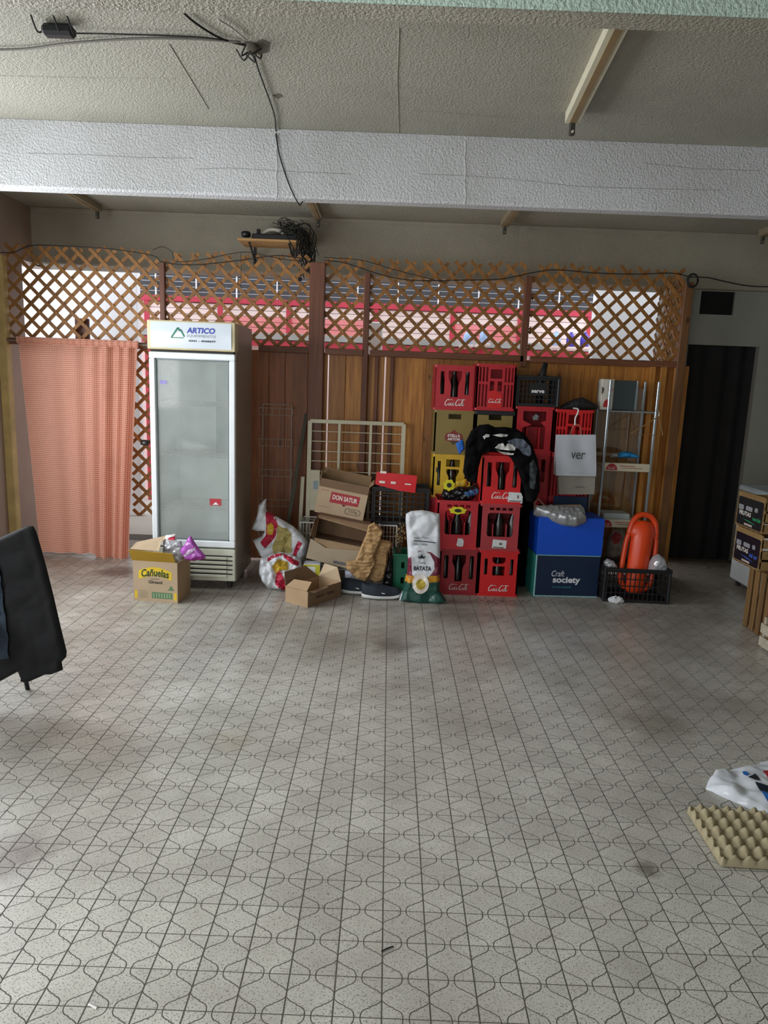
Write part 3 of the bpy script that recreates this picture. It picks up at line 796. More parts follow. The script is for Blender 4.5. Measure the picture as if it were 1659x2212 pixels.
B(FX0 + .03, FX1 - .03, FY0 + .06, FY1 - .04, .28, .32, mt=FI, name='inner_floor'); B(FX0 + .03, FX1 - .03, FY0 + .06, FY1 - .04, 1.70, 1.73, mt=FI, name='inner_ceiling')
B(FX0 + .03, FX0 + .045, FY0 + .06, FY1 - .04, .32, 1.7, mt=FI, name='lining'); B(FX1 - .045, FX1 - .03, FY0 + .06, FY1 - .04, .32, 1.7, mt=FI, name='lining')
# back duct inside
B(-1.36, -1.24, FY1 - .10, FY1 - .04, .95, 1.66, mt=plain('duct_grey', '8fa3a2', .5), name='inner_duct')
for s in (FX0 + .06, FX1 - .06):
    for y in (FY0 + .1, FY1 - .08): MB().lathe([(.02, 0), (.02, .06)], 10, Matrix.Translation((s, y, 0))).build('foot', FBK, fg, world=True)
# header light box
hd = MB().bbox(FX0 - .004, FX1 + .004, FY0 - .012, FY0 + .10, 1.745, FZ, .006).build('header', FYL, fg, world=True)
frh = frame(((FX0 + FX1) / 2, FY0 - .0135, 1.846), (1, 0, 0), (0, 0, 1))
signm = plain('sign_acrylic', 'd5dee6', .12, .03, 2, coat=.4)
def curved(u, v):
    x = -.283 + .566 * u; return (x, -.088 + .176 * v, .006 * sin(pi * v) + .001)
MB().grid(curved, 4, 8, frh).build('sign_panel', signm, hd, smooth=True, world=True)
hf = lambda a, b: .006 * max(0, cos(b / .088 * pi / 2)) + .001
lettering('ARTICO', .05, plain('sign_blue', '3a4da8', .5), hd, frh, (.07, .035), width=.2, height=.04, shear=.15, bold=.002, world=True, hfun=hf)
lettering('EQUIPAMIENTOS', .03, plain('sign_grey', '8c9196', .5), hd, frh, (.075, -.004), width=.2, height=.022, world=True, hfun=hf)
lettering('0341 - 4568697', .02, plain('sign_black', '33363c', .5), hd, frh, (.08, -.036), width=.19, height=.014, bold=.0008, world=True, hfun=hf)
GR = plain('sign_green', '2f7d66', .5)
for pts, w in (([(-.135, -.015), (-.09, .05), (-.078, .03), (-.07, .035), (-.045, -.01)], .011), ([(-.14, -.018), (-.05, -.018)], .006)):
    mb = MB()
    for a, b in zip(pts[:-1], pts[1:]):
        d = Vector((b[0] - a[0], b[1] - a[1])).normalized(); n = Vector((-d.y, d.x)) * w / 2
        mb.add([(a[0] - n.x, a[1] - n.y, .0085), (b[0] - n.x, b[1] - n.y, .0085), (b[0] + n.x, b[1] + n.y, .0085), (a[0] + n.x, a[1] + n.y, .0085)], [(0, 1, 2, 3)], frh)
    mb.build('mountain_emblem', GR, hd, world=True, fixn=False)
B(FX0 + .01, FX1 - .01, FY0 + .012, FY0 + .06, 1.728, 1.745, mt=FBK, name='gap_strip')
# door
DZ0, DZ1 = .325, 1.728
dr_ = MB()
for a in ((FX0, FX1, DZ1 - .045, DZ1), (FX0, FX1, DZ0, DZ0 + .05), (FX0, FX0 + .042, DZ0 + .05, DZ1 - .045), (FX1 - .042, FX1, DZ0 + .05, DZ1 - .045)): dr_.bbox(a[0], a[1], FY0, FY0 + .045, a[2], a[3], .006)
door = dr_.build('door_frame', plain('door_white', 'e6ebee', .3, .04, coat=.3), fg, world=True)
MB().box(FX0 + .04, FX1 - .04, FY0 + .018, FY0 + .022, DZ0 + .045, DZ1 - .04).build('glass_pane', glass('fridge_glass', (.96, .98, .97), -.02, .06, .24, (.86, .91, .88)), door, world=True)  # pale haze mixed into the pane to brighten the view inside
gk = MB()
for a in ((FX0 + .042, FX1 - .042, DZ1 - .053, DZ1 - .045), (FX0 + .042, FX1 - .042, DZ0 + .05, DZ0 + .058), (FX0 + .042, FX0 + .05, DZ0 + .05, DZ1 - .045), (FX1 - .05, FX1 - .042, DZ0 + .05, DZ1 - .045)): gk.box(a[0], a[1], FY0 + .008, FY0 + .03, a[2], a[3])
gk.build('gasket', plain('gasket_grey', '6c7676', .7), door, world=True)
frd = frame(((FX0 + FX1) / 2, FY0 + .0175, 0), (1, 0, 0), (0, 0, 1))
flat_print(rrect(-.235, -.185, 1.505, 1.53, .008), plain('sticker_violet', '8f86c4', .5), door, frd, name='sticker', world=True)
flat_print(rrect(.115, .2, .64, .69, .004), plain('sticker_red', 'b5303a', .5), door, frd, name='sticker', world=True)
flat_print([(.135, .645), (.18, .645), (.16, .665)], plain('sticker_white', 'e9e9e9', .5), door, frd, .0012, name='sticker_mark', world=True)
# wire shelves
for z in (1.36, .99, .60):
    sh = MB(); x0, x1, y0, y1 = FX0 + .05, FX1 - .05, FY0 + .07, FY1 - .1
    for y in (y0, (y0 + y1) / 2, y1): sh.tube([(x0, y, z), (x1, y, z)], .004, 5)
    for i in range(26):
        xx = x0 + (x1 - x0) * i / 25; sh.tube([(xx, y1, z + .004), (xx, y0, z + .004), (xx, y0 - .004, z + .028)], .003, 4)
    sh.tube([(x0, y0 - .004, z + .028), (x1, y0 - .004, z + .028)], .003, 5)
    sh.build('wire_shelf', CHR, fg, world=True)
# lower grille
lg = MB().bbox(FX0, FX1, FY0 + .004, FY0 + .05, .07, DZ0 - .012, .005).build('kick_panel', plain('kick_cream', 'c5c6b4', .45, .12, 4), fg, world=True)
for i in range(5):
    z = .245 - i * .034
    MB().bbox(FX0 + .06, FX1 - .06, FY0 - .004, FY0 + .006, z - .011, z + .011, .004).build('louvre', MATS['kick_cream'], lg, world=True)
    MB().box(FX0 + .05, FX1 - .02, FY0 + .0025, FY0 + .0045, z + .012, z + .0215).build('louvre_gap', FBK, lg, world=True)
# a bottle and a pale folded bag standing inside the fridge
bt = MB().lathe([(.03, 0), (.034, .02), (.034, .12), (.014, .16), (.012, .2)], 12, Matrix.Translation((-1.20, 5.5, 1.366))).build('bottle', plain('dark_bottle', '4c5a58', .3), smooth=True)
tag(bt, 'dark bottle on the top wire shelf inside the fridge', 'bottle')
fr = frame((-1.62, 5.42, 1.0), (1, 0, 0), (0, 0, 1))
pb = Pillow([(0, 0), (.24, .02), (.3, .045), (.2, .07), (.08, .1), (0, .11)], .03, .05, .008, 20, 3).build('folded_bag', plain('pale_plastic', 'cfd8d8', .4, .05), None, fr, .015)
tag(pb, 'pale folded plastic bag on the middle fridge shelf', 'bag')
# ================================================================== CARDBOARD
CARD = plain('cardboard', 'a98d6c', .8, .1, 5); CARD2 = plain('cardboard_light', 'b8a184', .8, .08, 5); CARD_D = plain('cardboard_dark', '7d624a', .85, .1, 5); CARDG = plain('cardboard_grey', 'a3937c', .8, .1, 5)
def carton(m, w, d, h, t=.005):
    """open carton in local frame: a right (w), b up (h), depth behind (-c)"""
    return [('front_panel', (0, w, 0, h, -t, 0)), ('back_panel', (0, w, 0, h, -d, -d + t)), ('side_panel', (0, t, 0, h, -d + t, -t)), ('side_panel', (w - t, w, 0, h, -d + t, -t)), ('base', (t, w - t, 0, t, -d + t, -t))]
def flap(fr, pts, mat, parent, t=.004, name='flap', label=None):
    mb = MB(); P0 = [Vector(p) for p in pts]; n = (P0[1] - P0[0]).cross(P0[2] - P0[0]).normalized() * t
    k = len(P0); mb.add([tuple(p) for p in P0] + [tuple(p - n) for p in P0], [tuple(range(k)), tuple(range(k, 2 * k))[::-1]] + [(i, (i + 1) % k, (i + 1) % k + k, i + k) for i in range(k)], fr)
    return mb.build(name, mat, parent, world=True, label=label)
# ---- sunflower oil box in front of the fridge
o0, o1 = G(289, 1297), G(384, 1304)
rv = (o1 - o0); bw = rv.length
ob = thing('oil_carton', 'open sunflower oil carton with yellow flap standing before the fridge', 'box', tuple(o0))
frb = frame(o0, rv, (0, 0, 1)); bh, bd = .292, .235
for nm, a in carton(None, bw, bd, bh): MB().box(*a, frb).build(nm, CARD2 if nm == 'front_panel' else CARD, ob, world=True)
YF = plain('flap_ochre', 'a9841f', .7, .08)
flap(frb, [(-.005, bh, 0), (bw - .012, bh, 0), (bw - .02, bh + .072, .03), (-.014, bh + .078, .03)], YF, ob, label='ochre yellow front flap')
flap(frb, [(0, bh, -.01), (0, bh, -bd + .01), (-.035, bh + .09, -bd - .0), (-.012, bh + .08, .02)], CARD2, ob)
flap(frb, [(-.012, bh + .082, .012), (.19, bh + .076, .0), (.17, bh + .125, -.10), (.24, bh + .165, -.2), (-.03, bh + .1, -.12)], CARD2, ob)
YEL = plain('print_yellow', 'e2c02c', .6); DGR = plain('print_dark_green', '24402a', .6); GRN = plain('print_green', '5d7f58', .6); INK = plain('print_ink', '4d463c', .7)
arch = [(-.12, -.04)] + [(-.12 + .24 * i / 12, .022 + .03 * sin(pi * i / 12)) for i in range(13)] + [(.12, -.04)] + [(.12 - .24 * i / 12, -.04 + .028 * sin(pi * i / 12)) for i in range(1, 12)]
fp = lambda pts, dx, dy: [(a + dx, b + dy) for a, b in pts]
flat_print(fp(arch, bw * .5, .2), YEL, ob, frb, world=True)
lettering('Cañuelas', .06, DGR, ob, frb, (bw * .5, .212), width=.2, height=.055, shear=.12, bold=.0016, warp=lambda a, b: (a, b + .014 * cos(a / .1 * 1.4) - .012), world=True, lift=.0016)
lettering('ACEITE DE', .01, INK, ob, frb, (bw * .5, .166), width=.06, world=True)
lettering('Girasol', .03, INK, ob, frb, (bw * .5, .145), width=.1, height=.024, bold=.001, world=True)
flat_print(rect(bw * .42, bw * .88, .028, .072), GRN, ob, frb, world=True)
for i in range(7): flat_print(rect(bw * (.45 + .06 * i), bw * (.475 + .06 * i), .034, .066), plain('print_pale_green', '93ab87', .6), ob, frb, .0014, world=True)
flat_print([(bw * .78, .09), (bw * .93, .09), (bw * .855, .125)], GRN, ob, frb, world=True)
for x in (.03, .92): flat_print(rect(bw * x, bw * (x + .06), .02, .075), YEL, ob, frb, world=True)
for i in range(4): flat_print(rect(bw * .13, bw * (.33 - .03 * (i % 2)), .03 + i * .014, .036 + i * .014), plain('print_pale_ink', '9a8f74', .7), ob, frb, world=True)
# things in it
PUR = plain('snack_purple', 'b05ab8', .22, .15, 30, coat=.5); PUR2 = plain('snack_pale', 'd8bfe0', .25, .1)
def pil(name, label, cat, pxs, Y, thick, mat, soft=.05, wr=.01, ws=16, seed=1, step=.016, tilt=0, z_up=None, n=None, group=None, parent=None, power=.5, back=.6, ridge=0, extra=None, smooth=True):
    """soft thing traced in pixels on the upright plane at depth Y (optionally leaning back by tilt)"""
    cx = sum(p[0] for p in pxs) / len(pxs); cy = max(p[1] for p in pxs)
    o = at(cx, cy, Y)
    fr = frame(o, (1, 0, 0), (0, sin(tilt), cos(tilt)))
    n = fr.to_3x3() @ Vector((0, 0, 1))
    ol = px_outline(pxs, fr, o, n)
    P_ = Pillow(ol, thick, soft, wr, ws, seed, power=power, back=back, ridge=ridge, extra=extra)
    t = thing(name, label, cat, tuple(o), group=group) if parent is None else parent
    b = P_.build('body', mat, t, fr, step, world=True, smooth=smooth)
    def patch(pp, mt, nm='print', lift=.003, st=None):
        return flat_print(px_outline(pp, fr, o, n), mt, b, fr, lift, name=nm, world=True, hfun=P_.h, step=st or step)
    def local(x, y):
        q = fr.inverted() @ on_plane(x, y, o, n); return (q.x, q.y)
    return t, b, fr, P_, patch, local
t, b, fr, P_, patch, lc = pil('snack_packet', 'purple foil snack packet leaning out of the oil carton', 'packet', [(388, 1187), (398, 1178), (406, 1162), (412, 1157), (420, 1170), (430, 1185), (444, 1200), (444, 1207), (420, 1212), (402, 1210), (394, 1200)], 4.88, .025, PUR, .04, .01, 30, 4, .01)
patch([(398, 1198), (410, 1186), (424, 1180), (424, 1186), (412, 1194), (402, 1201)], PUR2, 'logo_print')
patch([(402, 1207), (440, 1199), (442, 1205), (412, 1210)], plain('snack_magenta', '8d2a7c', .3), 'bottom_band')
t, b, fr, P_, patch, lc = pil('snack_packet', 'red and white crumpled packet behind the purple one in the oil carton', 'packet', [(352, 1172), (358, 1156), (380, 1154), (382, 1170), (372, 1200), (354, 1200)], 4.93, .02, plain('packet_white', 'd9d6d6', .3), .04, .012, 28, 8, .01)
patch([(366, 1160), (379, 1157), (380, 1168), (366, 1170)], plain('packet_red', 'd43a4a', .35))
CLR = glass('clear_plastic', (.92, .94, .96), .18, .12, .35, (.82, .85, .9))
t, b, fr, P_, patch, lc = pil('plastic_bag', 'clear crumpled plastic bag stuffed in the oil carton', 'bag', [(352, 1178), (366, 1166), (392, 1168), (396, 1190), (392, 1212), (352, 1212)], 4.90, .03, CLR, .04, .02, 34, 2, .01)
# ================================================================== FEED SACKS beside the fridge
SACKW = plain('sack_white', 'd3d6db', .45, .06, 8, bump=.1, bscale=300); SRED = plain('sack_red', 'b01e3c', .4, .1); SGOLD = plain('sack_gold', 'a8995a', .45, .2, 12); SYEL = plain('sack_yellow', 'c2a02e', .45, .12)
t, b, fr, P_, patch, lc = pil('feed_sack', 'upper white feed sack with gold print slumped beside the fridge', 'sack', [(543, 1143), (556, 1112), (558, 1092), (566, 1084), (575, 1077), (575, 1100), (580, 1107), (600, 1117), (634, 1137), (655, 1157), (666, 1172), (662, 1195), (655, 1212), (600, 1222), (562, 1200), (546, 1167), (566, 1158), (572, 1146), (556, 1148)], 5.44, .06, SACKW, .035, .014, 13, 5, .012, ridge=1.2)
patch([(576, 1103), (596, 1115), (602, 1130), (598, 1155), (588, 1168), (576, 1180), (565, 1168), (577, 1153), (578, 1130)], SRED, 'red_band')
patch([(580, 1130), (589, 1126), (595, 1138), (592, 1150), (583, 1153), (579, 1145)], SYEL, 'gold_medallion', .006)
patch([(602, 1131), (622, 1138), (632, 1150), (632, 1190), (592, 1192), (590, 1178), (600, 1156)], SGOLD, 'gold_print')
patch([(646, 1164), (655, 1170), (644, 1190), (640, 1200), (634, 1196), (640, 1178)], SRED, 'red_band')
t, b, fr, P_, patch, lc = pil('feed_sack', 'lower crumpled white feed sack with red stripes lying on the floor', 'sack', [(560, 1222), (563, 1205), (580, 1200), (608, 1192), (630, 1198), (650, 1207), (654, 1235), (640, 1262), (630, 1279), (615, 1276), (580, 1273), (566, 1255), (559, 1238)], 5.22, .09, SACKW, .05, .02, 17, 9, .011, ridge=1.3, tilt=.25)
patch([(580, 1205), (596, 1197), (612, 1195), (610, 1201), (594, 1205), (582, 1213)], SRED, 'red_band')
patch([(613, 1195), (632, 1204), (648, 1214), (646, 1222), (634, 1218), (616, 1204)], SRED, 'red_band')
patch([(592, 1222), (606, 1208), (624, 1214), (626, 1230), (612, 1232), (598, 1240)], SYEL, 'gold_print', .004)
patch([(600, 1238), (608, 1232), (616, 1246), (622, 1262), (626, 1274), (612, 1274), (598, 1262)], SRED, 'red_print', .006)
# ================================================================== SMALL OPEN BOX on the floor
c0, c1, c2 = G(637, 1298), G(665, 1313), G(748, 1285)
sb = thing('small_carton', 'small low open cardboard box in front of the feed sacks', 'box', tuple(c1))
vr = (c2 - c1); fr1 = frame(c1, vr, (0, 0, 1)); w1 = .36; vl = (c0 - c1); d1 = max(.22, vl.length); h1 = .115
for nm, a in carton(None, w1, d1, h1): MB().box(*a, fr1).build(nm, CARD_D if nm == 'front_panel' else CARD, sb, world=True)
flap(fr1, [(-.002, h1, -.01), (-.002, h1, -d1 + .01), (.05, h1 + .045, -d1 + .04), (.07, h1 + .05, -.03)], CARD, sb)
flap(fr1, [(0, h1, -d1), (w1, h1, -d1), (w1 - .12, h1 + .1, -d1 - .03), (.03, h1 + .09, -d1 - .04)], CARD_D, sb)
flap(fr1, [(w1, h1, 0), (w1, h1, -d1), (w1 + .03, h1 + .1, -d1 + .03), (w1 - .02, h1 + .11, -.02)], CARD2, sb)
flap(fr1, [(.02, h1 - .004, 0), (w1 * .55, h1 - .004, 0), (w1 * .5, h1 + .0, .03), (.04, h1 - .01, .03)], CARD_D, sb)
frs = frame(c1, (-vl).cross(Vector((0, 0, 1))).cross(Vector((0, 0, 1))) * -1, (0, 0, 1))
frs = frame(c1 + vl.normalized() * d1, -vl, (0, 0, 1))
for i, (w, y) in enumerate(((.1, .075), (.07, .06), (.09, .045))): flat_print(rect(.05, .05 + w, y, y + .008), INK, sb, frs, .002, world=True)
flat_print(rect(.005, d1 - .005, .004, .01), YEL, sb, frs, .002, world=True)
for i, (x, w) in enumerate(((.08, .09), (.2, .08))): flat_print(rect(x, x + w, .05, .07), plain('print_brown', '5c4634', .8), sb, fr1, .002, world=True)
# yellow-green printed box behind it
q0 = at(655, 1236, 5.22)
yb_ = thing('printed_carton', 'small white and yellow-green printed box under the big cardboard panel', 'box', (q0.x, 5.22, 0))
MB().bbox(q0.x, q0.x + .125, 5.22, 5.34, 0, .2, .003).build('body', plain('carton_white', 'd6dade', .5), yb_, world=True)
fry = frame((q0.x, 5.22, 0), (1, 0, 0), (0, 0, 1))
YGR = plain('carton_lime', 'b5b32a', .5)
flat_print(rect(.09, .1248, .0, .2), YGR, yb_, fry, .001, world=True); flat_print(rect(0, .09, .185, .2), YGR, yb_, fry, .001, world=True)
# ================================================================== WIRE BASKET STAND, CARTONS ON IT
WIRE = plain('white_wire', 'c6c8c4', .4, .06)
bx0, bx1, by0, by1, bz = -.67, .10, 5.565, 5.80, .455
wbk = thing('wire_basket', 'white wire basket stand holding the tilted cartons and the black crate', 'basket', ((bx0 + bx1) / 2, by0, 0))
for z in (bz, .08): MB().tube([(bx0, by0, z), (bx1, by0, z), (bx1, by1, z), (bx0, by1, z), (bx0, by0, z)], .006, 6).build('rim', WIRE, wbk, world=True)
for x, y in ((bx0, by0), (bx1, by0), (bx0, by1), (bx1, by1)): MB().tube([(x, y, 0), (x, y, bz)], .007, 6).build('leg', WIRE, wbk, world=True)
def wires(n, a, b): return [a + (b - a) * i / n for i in range(n + 1)]
for nm, pts in (('front_wires', [((x, by0, .08), (x, by0, bz)) for x in wires(30, bx0, bx1)] + [((bx0, by0, z), (bx1, by0, z)) for z in wires(4, .1, bz)]),
                ('side_wires', [((bx0, y, .08), (bx0, y, bz)) for y in wires(12, by0, by1)] + [((bx1, y, .08), (bx1, y, bz)) for y in wires(12, by0, by1)] + [((x, by0, z), (x, by1, z)) for x in (bx0, bx1) for z in wires(8, .1, bz)]),
                ('top_wires', [((x, by0, bz), (x, by1, bz)) for x in wires(26, bx0, bx1)])):
    mb = MB()
    for p, q in pts: mb.tube([p, q], .0022, 4)
    mb.build(nm, WIRE, wbk, world=True)
TI = radians(-9.5)
def tilted(o, w): return frame(o, (cos(TI), 0, sin(TI)), (-sin(TI), 0, cos(TI)))
# biscuit carton, tilted, on the basket
o = at(679, 1105, 5.47)
ds = thing('biscuit_carton', 'tilted open cardboard box with red and white brand panel', 'box', (o.x, 5.47, o.z))
frd_ = tilted((o.x, 5.47, o.z), 0); w, h, d = .385, .27, .27
for nm, a in carton(None, w, d, h): MB().box(*a, frd_).build(nm, CARD2 if nm == 'front_panel' else CARD, ds, world=True)
flat_print(rect(0, w, h - .062, h - .001), CARD_D, ds, frd_, .0008, name='shaded_tape_band', world=True)  # tape band with the flap's shading painted into its darker brown
flap(frd_, [(0, h, -d), (w, h, -d), (w + .0, h + .045, -d - .05), (0, h + .05, -d - .05)], CARD, ds)
flap(frd_, [(0, h, -.005), (0, h, -d + .005), (-.01, h + .05, -d + .02), (.0, h + .055, -.02)], CARDG, ds)
flap(frd_, [(w, h, -.005), (w, h, -d), (w + .03, h + .03, -d), (w + .03, h + .03, -.02)], CARD, ds)
BRED = plain('brand_red', 'a83038', .6, .06); BWH = plain('print_white', 'e8e0d4', .6, .03)
px_ = w * .56; pz = h * .49
flat_print([(px_ - .115, pz - .035), (px_ + .11, pz - .03), (px_ + .115, pz + .05), (px_ - .112, pz + .05)], BRED, ds, frd_, .001, world=True)
lettering('DON SATUR', .05, BWH, ds, frd_, (px_, pz + .012), width=.195, height=.038, bold=.0014, world=True, lift=.0018)
flat_print([(px_ - .02, pz - .034), (px_ + .02, pz - .034), (px_, pz - .05)], plain('print_dark_red', '5f1f22', .7), ds, frd_, .001, world=True)
flat_print(rrect(w * .6, w * .92, .03, .078, .02), INK, ds, frd_, .001, holes=[rrect(w * .61, w * .91, .034, .074, .018)], world=True)
lettering('250g', .03, INK, ds, frd_, (w * .76, .054), width=.075, height=.028, world=True)
lettering('GALLETITAS', .01, BRED, ds, frd_, (w * .16, .055), width=.09, height=.006, world=True)
lettering('DE AGUA', .01, BRED, ds, frd_, (w * .14, .185), width=.06, height=.008, world=True)
# the box lying on its side with its mouth towards us
o = at(679, 1163, 5.34)
lb = thing('side_carton', 'empty cardboard box lying on its side with its mouth open', 'box', (o.x, 5.34, o.z))
frl_ = tilted((o.x, 5.34, o.z), 0); w, h, d, tt = .40, .185, .215, .005
for nm, a in (('top_panel', (0, w, h - tt, h, -d, 0)), ('bottom_panel', (0, w, 0, tt, -d, 0)), ('side_panel', (0, tt, tt, h - tt, -d, 0)), ('side_panel', (w - tt, w, tt, h - tt, -d, 0)), ('base', (tt, w - tt, tt, h - tt, -d, -d + tt))):
    MB().box(*a, frl_).build(nm, CARD_D, lb, world=True)
flap(frl_, [(.0, h, 0), (w, h, 0), (w + .005, h - .03, .1), (.01, h + .0, .1)], CARD, lb)
flap(frl_, [(.0, .005, 0), (w, .005, 0), (w - .02, -.055, .05), (.01, -.045, .06)], CARD, lb)
flap(frl_, [(.0, .01, 0), (0, h, 0), (-.02, h - .03, .06), (-.03, .02, .05)], CARD_D, lb)
# grey cardboard panel leaning below it
pts = [(671, 1163), (704, 1184), (780, 1190), (770, 1232), (747, 1228), (661, 1205)]
pan = [at(x, y, 5.26) for x, y in pts]
pl = MB(); k = len(pan); pl.add([tuple(p) for p in pan] + [(p.x, p.y + .006, p.z) for p in pan], [tuple(range(k)), tuple(range(k, 2 * k))] + [(i, (i + 1) % k, (i + 1) % k + k, i + k) for i in range(k)])
cp = pl.build('cardboard_panel', CARDG); tag(cp, 'flat grey-brown cardboard panel under the open side box', 'cardboard')
fr_ = frame(at(734, 1216, 5.258), (1, 0, -.17), (.17, 0, 1))
lettering('EMPANADAS', .02, plain('print_blue_ink', '5a6272', .7), cp, fr_, width=.1, height=.022, bold=.0008)
# white net cloth by the shoes
t, b, fr, P_, patch, lc = pil('net_cloth', 'white and violet lace cloth bunched behind the sneakers', 'cloth', [(745, 1232), (760, 1230), (785, 1252), (782, 1266), (755, 1268), (746, 1255)], 5.30, .04, plain('lace_white', 'cfd2e6', .7, .25, 60), .04, .012, 40, 3, .012)
# ---- brown paper bag
KRAFT = plain('kraft_paper', 'a8865a', .75, .1, 8)
def creases(a, b): return .004 * sin(b * 190 + 6 * noise.noise(Vector((a * 12, b * 8, 2)))) * (1 if b > .12 else .5)
t, b, fr, P_, patch, lc = pil('paper_bag', 'crumpled brown kraft paper bag leaning against the open box', 'bag', [(748, 1228), (747, 1213), (768, 1210), (780, 1180), (792, 1152), (796, 1134), (808, 1128), (822, 1138), (828, 1148), (820, 1172), (808, 1200), (812, 1215), (800, 1240), (790, 1257), (770, 1250)], 5.19, .035, KRAFT, .012, .008, 14, 4, .011, extra=creases, ridge=1.4, smooth=False)
P2 = Pillow([lc(x, y) for x, y in [(808, 1200), (822, 1168), (842, 1172), (848, 1178), (838, 1200), (836, 1225), (828, 1255), (815, 1262), (795, 1256), (800, 1235)]], .04, .014, .009, 16, 7, extra=creases, ridge=1.2)
P2.build('folded_side', KRAFT, t, fr @ Matrix.Translation((0, 0, -.05)), .012, world=True, smooth=False)
# ---- black mesh crate with the red folder
BPL = plain('black_plastic', '17181b', .45, .2, 10)
def mesh_panel(w, h, nx, ny, bar=.008, margin=.02, top=.03):
    holes = []; cw = (w - 2 * margin) / nx; ch = (h - margin - top) / ny
    for i in range(nx):
        for j in range(ny): holes.append(rect(margin + i * cw + bar / 2, margin + (i + 1) * cw - bar / 2, margin + j * ch + bar / 2, margin + (j + 1) * ch - bar / 2))
    return rect(0, w, 0, h), holes
def mesh_crate(name, label, o, w, d, h, mat, nx=9, ny=5, rotz=0, bar=.008, logo=None, group=None):
    t = thing(name, label, 'crate', tuple(o), rotz, group)
    X = XF[t.name]; f0 = X @ frame((0, 0, 0), (1, 0, 0), (0, 0, 1))
    ol, ho = mesh_panel(w, h, nx, ny, bar); ols, hos = mesh_panel(d, h, max(3, int(nx * d / w)), ny, bar)
    fp_ = MB().plate(ol, ho, .006, f0).build('front_wall', mat, t, world=True)
    MB().plate(ol, ho, .006, X @ frame((0, d, 0), (1, 0, 0), (0, 0, 1))).build('back_wall', mat, t, world=True)
    MB().plate(ols, hos, .006, X @ frame((w, 0, 0), (0, 1, 0), (0, 0, 1))).build('side_wall', mat, t, world=True)
    MB().plate(ols, hos, .006, X @ frame((0, d, 0), (0, -1, 0), (0, 0, 1))).build('side_wall', mat, t, world=True)
    MB().box(.004, w - .004, .004, d - .004, 0, .008, X).build('base', mat, t, world=True)
    r = MB()
    for a in ((-.006, w + .006, -.008, .004, h - .02, h), (-.006, w + .006, d - .004, d + .008, h - .02, h), (-.008, .004, -.006, d + .006, h - .02, h), (w - .004, w + .008, -.006, d + .006, h - .02, h)): r.bbox(*a, .003, X)
    r.build('rim', mat, t, world=True)
    for a, b_ in ((-.006, -.006), (w - .012, -.006), (-.006, d - .012), (w - .012, d - .012)): MB().bbox(a, a + .018, b_, b_ + .018, 0, h, .004, X).build('corner', mat, t, world=True)
    return t, fp_, f0
mesh_crate('mesh_crate', 'black plastic mesh crate under the red folder', (-.105, 5.57, .464), .45, .25, .30, BPL, 8, 6)
RF = plain('folder_red', 'd40e1c', .35, .06, 4)
pq = [at(x, y, 5.53) for x, y in ((810, 1046), (814, 1019), (901, 1028), (897, 1065), (862, 1060))]
rfld = thing('red_folder', 'bright red printed folder lying over the rim of the black crate', 'folder', (0, 5.49, .78))
mb = MB(); k = len(pq); mb.add([tuple(p) for p in pq] + [(p.x, p.y + .02, p.z) for p in pq], [tuple(range(k)), tuple(range(k, 2 * k))] + [(i, (i + 1) % k, (i + 1) % k + k, i + k) for i in range(k)])
body_ = mb.build('cover', RF, rfld, world=True)
fr_ = frame(at(855, 1043, 5.526), (1, 0, -.05), (.05, 0, 1))
for (x, y, w_, h_) in ((-.13, .065, .05, .018), (-.13, -.012, .045, .018), (-.04, -.01, .04, .018), (.07, -.008, .05, .01)):
    flat_print(rrect(x, x + w_, y, y + h_, .004), BWH, body_, fr_, .001, world=True)
# ---- dry decorative twigs between crate and sack
tw = thing('dry_twigs', 'bunch of dry brown twigs with seed heads beside the black crate', 'twigs', (.11, 5.32, .30))
TWG = plain('twig_brown', '4a3a28', .8); SEED = plain('seed_straw', 'b79a6c', .7, .2)
random.seed(3)
st_ = MB(); sd_ = MB()
for i in range(16):
    p = Vector((.11 + random.uniform(-.02, .02), 5.30, .30)); q = p + Vector((random.uniform(-.06, .07), random.uniform(-.03, .03), random.uniform(.12, .24)))
    st_.tube([p, (p + q) / 2 + Vector((random.uniform(-.01, .01), 0, 0)), q], .0018, 4)
    for j in range(3):
        c = p.lerp(q, random.uniform(.5, 1)); sd_.lathe([(.001, -.006), (.005, 0), (.001, .008)], 5, Matrix.Translation(c + Vector((random.uniform(-.012, .012), -.004, 0))))
st_.build('stems', TWG, tw, world=True); sd_.build('seed_heads', SEED, tw, world=True)
# ---- green crate behind the potato sack
GPL = plain('green_plastic', '176b4f', .45, .12)
mesh_crate('mesh_crate', 'dark green plastic crate half hidden by the batata sack', (.085, 5.31, 0), .325, .22, .29, GPL, 3, 2, bar=.07)
# clear bottles shelf of dark cloth between green crate and paper bag
t, b, fr, P_, patch, lc = pil('dark_bag', 'black plastic bag squeezed between the paper bag and green crate', 'bag', [(826, 1265), (830, 1230), (838, 1205), (848, 1200), (850, 1240), (848, 1270)], 5.30, .03, plain('black_poly', '15161a', .3, .2), .03, .012, 30, 6, .012)
